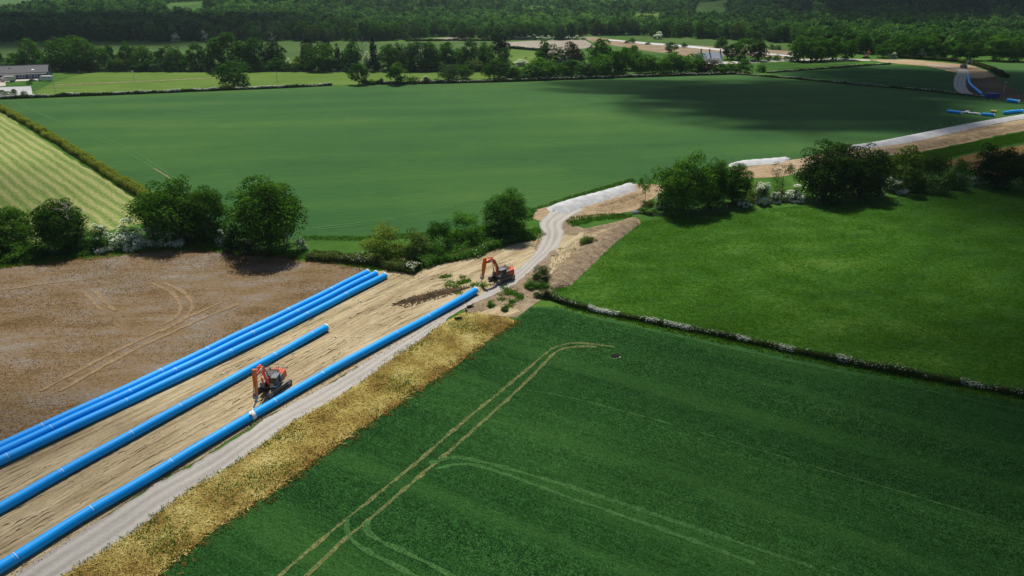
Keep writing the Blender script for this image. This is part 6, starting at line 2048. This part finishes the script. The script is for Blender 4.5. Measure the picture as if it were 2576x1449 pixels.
M['black_soil'] = paint("near_black_soil", (0.018, 0.017, 0.014), 0.9, 0.0, spec=0.05)  # one even near-black for surround and cover
e = tag(empty("manhole", G(1549, 896), .5), "small dark square manhole with stones beside it in the near wheat", "manhole")
MB().box((0, 0, .10), (1.5, 1.2, .14), None, .96).build("surround", M['black_soil'], e)
MB().box((0, 0, .185), (1.0, .8, .03)).build("cover", M['black_soil'], e)
b = MB()
for k in range(5):
    b.sphere((random.uniform(-.9, .5), -.75 + random.uniform(-.25, .1), .12), random.uniform(.08, .14), (1.3, 1, .7), 8)
b.build("edge_stone", M['bolt_grey'], e, 0, True)


def horse(x, y, rz, label, graze):
    """one skinned body: barrel, neck, head, jointed legs, tail"""
    J = {'rump': (-.75, 0, 1.30), 'loin': (-.25, 0, 1.27), 'chest': (.45, 0, 1.18), 'with': (.62, 0, 1.36)}
    if graze:
        J.update({'neck': (1.05, 0, 1.0), 'poll': (1.35, 0, .55), 'nose': (1.48, 0, .12)})
    else:
        J.update({'neck': (.95, 0, 1.75), 'poll': (1.2, 0, 2.05), 'nose': (1.6, 0, 1.78)})
    Rd = {'rump': .30, 'loin': .30, 'chest': .33, 'with': .24, 'neck': .19, 'poll': .13, 'nose': .08}
    E = [('rump', 'loin'), ('loin', 'chest'), ('chest', 'with'), ('with', 'neck'), ('neck', 'poll'), ('poll', 'nose')]
    for s, n in ((1, 'l'), (-1, 'r')):
        J.update({'el' + n: (.45, s * .17, .88), 'kf' + n: (.48, s * .16, .48), 'ff' + n: (.46, s * .16, .06), 'st' + n: (-.62, s * .18, .90), 'ho' + n: (-.90, s * .16, .55), 'hf' + n: (-.82, s * .16, .06)})
        Rd.update({'el' + n: .12, 'kf' + n: .06, 'ff' + n: .065, 'st' + n: .15, 'ho' + n: .065, 'hf' + n: .065})
        E += [('chest', 'el' + n), ('el' + n, 'kf' + n), ('kf' + n, 'ff' + n), ('rump', 'st' + n), ('st' + n, 'ho' + n), ('ho' + n, 'hf' + n)]
    J.update({'t1': (-1.05, 0, 1.2), 't2': (-1.15, 0, .7)})
    Rd.update({'t1': .07, 't2': .05})
    E += [('rump', 't1'), ('t1', 't2')]
    keys = list(J)
    me = bpy.data.meshes.new("horse")
    me.from_pydata([J[k] for k in keys], [(keys.index(a), keys.index(b)) for a, b in E], [])
    o = obj("horse", me)
    o.modifiers.new("skin", 'SKIN')
    o.modifiers.new("sub", 'SUBSURF').levels = 1
    sv = me.skin_vertices[0].data
    for i, k in enumerate(keys):
        sv[i].radius = (Rd[k], Rd[k])
        sv[i].use_root = (k == 'loin')
    dg = bpy.context.evaluated_depsgraph_get()
    m2 = bpy.data.meshes.new_from_object(o.evaluated_get(dg))
    o.modifiers.clear()
    o.data = m2
    m2.materials.clear()
    m2.materials.append(M['horse'])
    o.location, o.rotation_euler = G(x, y), (0, 0, rz)
    tag(o, label, "horse", "dark horses in the far paddock")


horse(1288, 144, 2.6, "dark horse standing left in the small bright paddock", True)
horse(1323, 148, 0.2, "dark horse grazing right in the small bright paddock", True)

# ------------------------------------------------------------------ unseen clouds high above shade the fields; smooth ones are added to darken corners
def cloud_mat(density, seed, rag=1.1):
    t = NT("thin_unseen_cloud")
    c = t.coords("Object")
    ln = t.n("ShaderNodeVectorMath", operation='LENGTH')
    fl = t.n("ShaderNodeVectorMath", operation='MULTIPLY')
    fl.inputs[1].default_value = (1, 1, 0)
    t.l(c, fl.inputs[0])
    t.l(fl.outputs[0], ln.inputs[0])
    mp = t.n("ShaderNodeMapping")
    mp.inputs["Location"].default_value = (seed * 3.1, seed * 1.7, 0)
    mp.inputs["Scale"].default_value = (1.6, 4.0, 1)
    t.l(c, mp.inputs[0])
    n = t.noise(mp.outputs[0], 1.5, 4, 0.55)
    r = t.math('ADD', ln.outputs["Value"], t.math('MULTIPLY', t.math('SUBTRACT', n, 0.5), rag))
    mr = t.n("ShaderNodeMapRange", interpolation_type='SMOOTHSTEP')
    mr.inputs["From Min"].default_value = 0.45 if rag > 1 else 0.1
    mr.inputs["From Max"].default_value = 0.95
    mr.inputs["To Min"].default_value = density
    mr.inputs["To Max"].default_value = 0.0
    t.l(r, mr.inputs["Value"])
    d = t.n("ShaderNodeBsdfDiffuse")
    d.inputs[0].default_value = (0.9, 0.9, 0.9, 1)
    tr = t.n("ShaderNodeBsdfTransparent")
    mx = t.n("ShaderNodeMixShader")
    t.l(mr.outputs[0], mx.inputs[0])
    t.l(tr.outputs[0], mx.inputs[1])
    t.l(d.outputs[0], mx.inputs[2])
    t.l(mx.outputs[0], t.out.inputs[0])
    return t.m


def unseen_cloud(left, right, top, bottom, density, seed, alt=900.0, world=None):
    """an unseen lens whose shade covers the ground between four photo points"""
    if world:
        cx_, cy_, ax, ay = world
    else:
        l, r, t, b = G(*left), G(*right), G(*top), G(*bottom)
        cx_, cy_ = (l.x + r.x) / 2, (t.y + b.y) / 2
        ax, ay = abs(r.x - l.x) / 2, abs(t.y - b.y) / 2
    m = MB().sphere((0, 0, 0), 1.0, (1, 1, 1), 32)
    o = m.build("unseen_cloud", cloud_mat(density, seed, 1.1 if seed < 7 else 0.35), None, 0, True)
    o.location = Vector((cx_, cy_, 0)) + SUNV * (alt / SUNV.z)
    o.scale = (ax * 1.25, ay * 1.25, 35)
    tag(o, kind="structure")


D_ = 0.95
unseen_cloud((1560, 262), (2480, 270), (2080, 205), (2100, 338), D_, 1)
unseen_cloud((1330, 214), (1900, 228), (1600, 206), (1650, 232), D_ * 0.8, 2)
unseen_cloud((1960, 205), (2900, 215), (2350, 170), (2400, 266), D_, 3)
unseen_cloud(None, None, None, None, D_ * 0.85, 4, world=(1050, 1500, 700, 620))
unseen_cloud(None, None, None, None, D_, 5, world=(-560, 980, 330, 260))  # unseen, placed to darken the upper left wood and corner
unseen_cloud((2120, 470), (2900, 460), (2400, 360), (2400, 560), D_ * 0.42, 6)
unseen_cloud(None, None, None, None, 0.85, 7, world=(130, 66, 120, 85))  # added unseen cloud, darkens the lower right like a lens vignette
unseen_cloud(None, None, None, None, 0.75, 8, world=(200, 190, 95, 110))  # another added one, dims the right edge of the meadow
unseen_cloud(None, None, None, None, 0.42, 9, world=(-78, 60, 48, 30))  # added out of view to darken the lower left corner
unseen_cloud(None, None, None, None, 0.45, 10, world=(-190, 190, 75, 60))  # added as well, dims the left edge

# ------------------------------------------------------------------ the air of the valley
t = NT("haze")
v = t.n("ShaderNodeVolumePrincipled")
v.inputs["Color"].default_value = (0.70, 0.86, 1.0, 1)
v.inputs["Density"].default_value = 0.000045
v.inputs["Anisotropy"].default_value = 0.2
t.l(v.outputs[0], t.out.inputs["Volume"])
hz = MB().box((0, 3300, 64.5), (13000, 8400, 131)).build("haze", t.m)
tag(hz, kind="stuff")
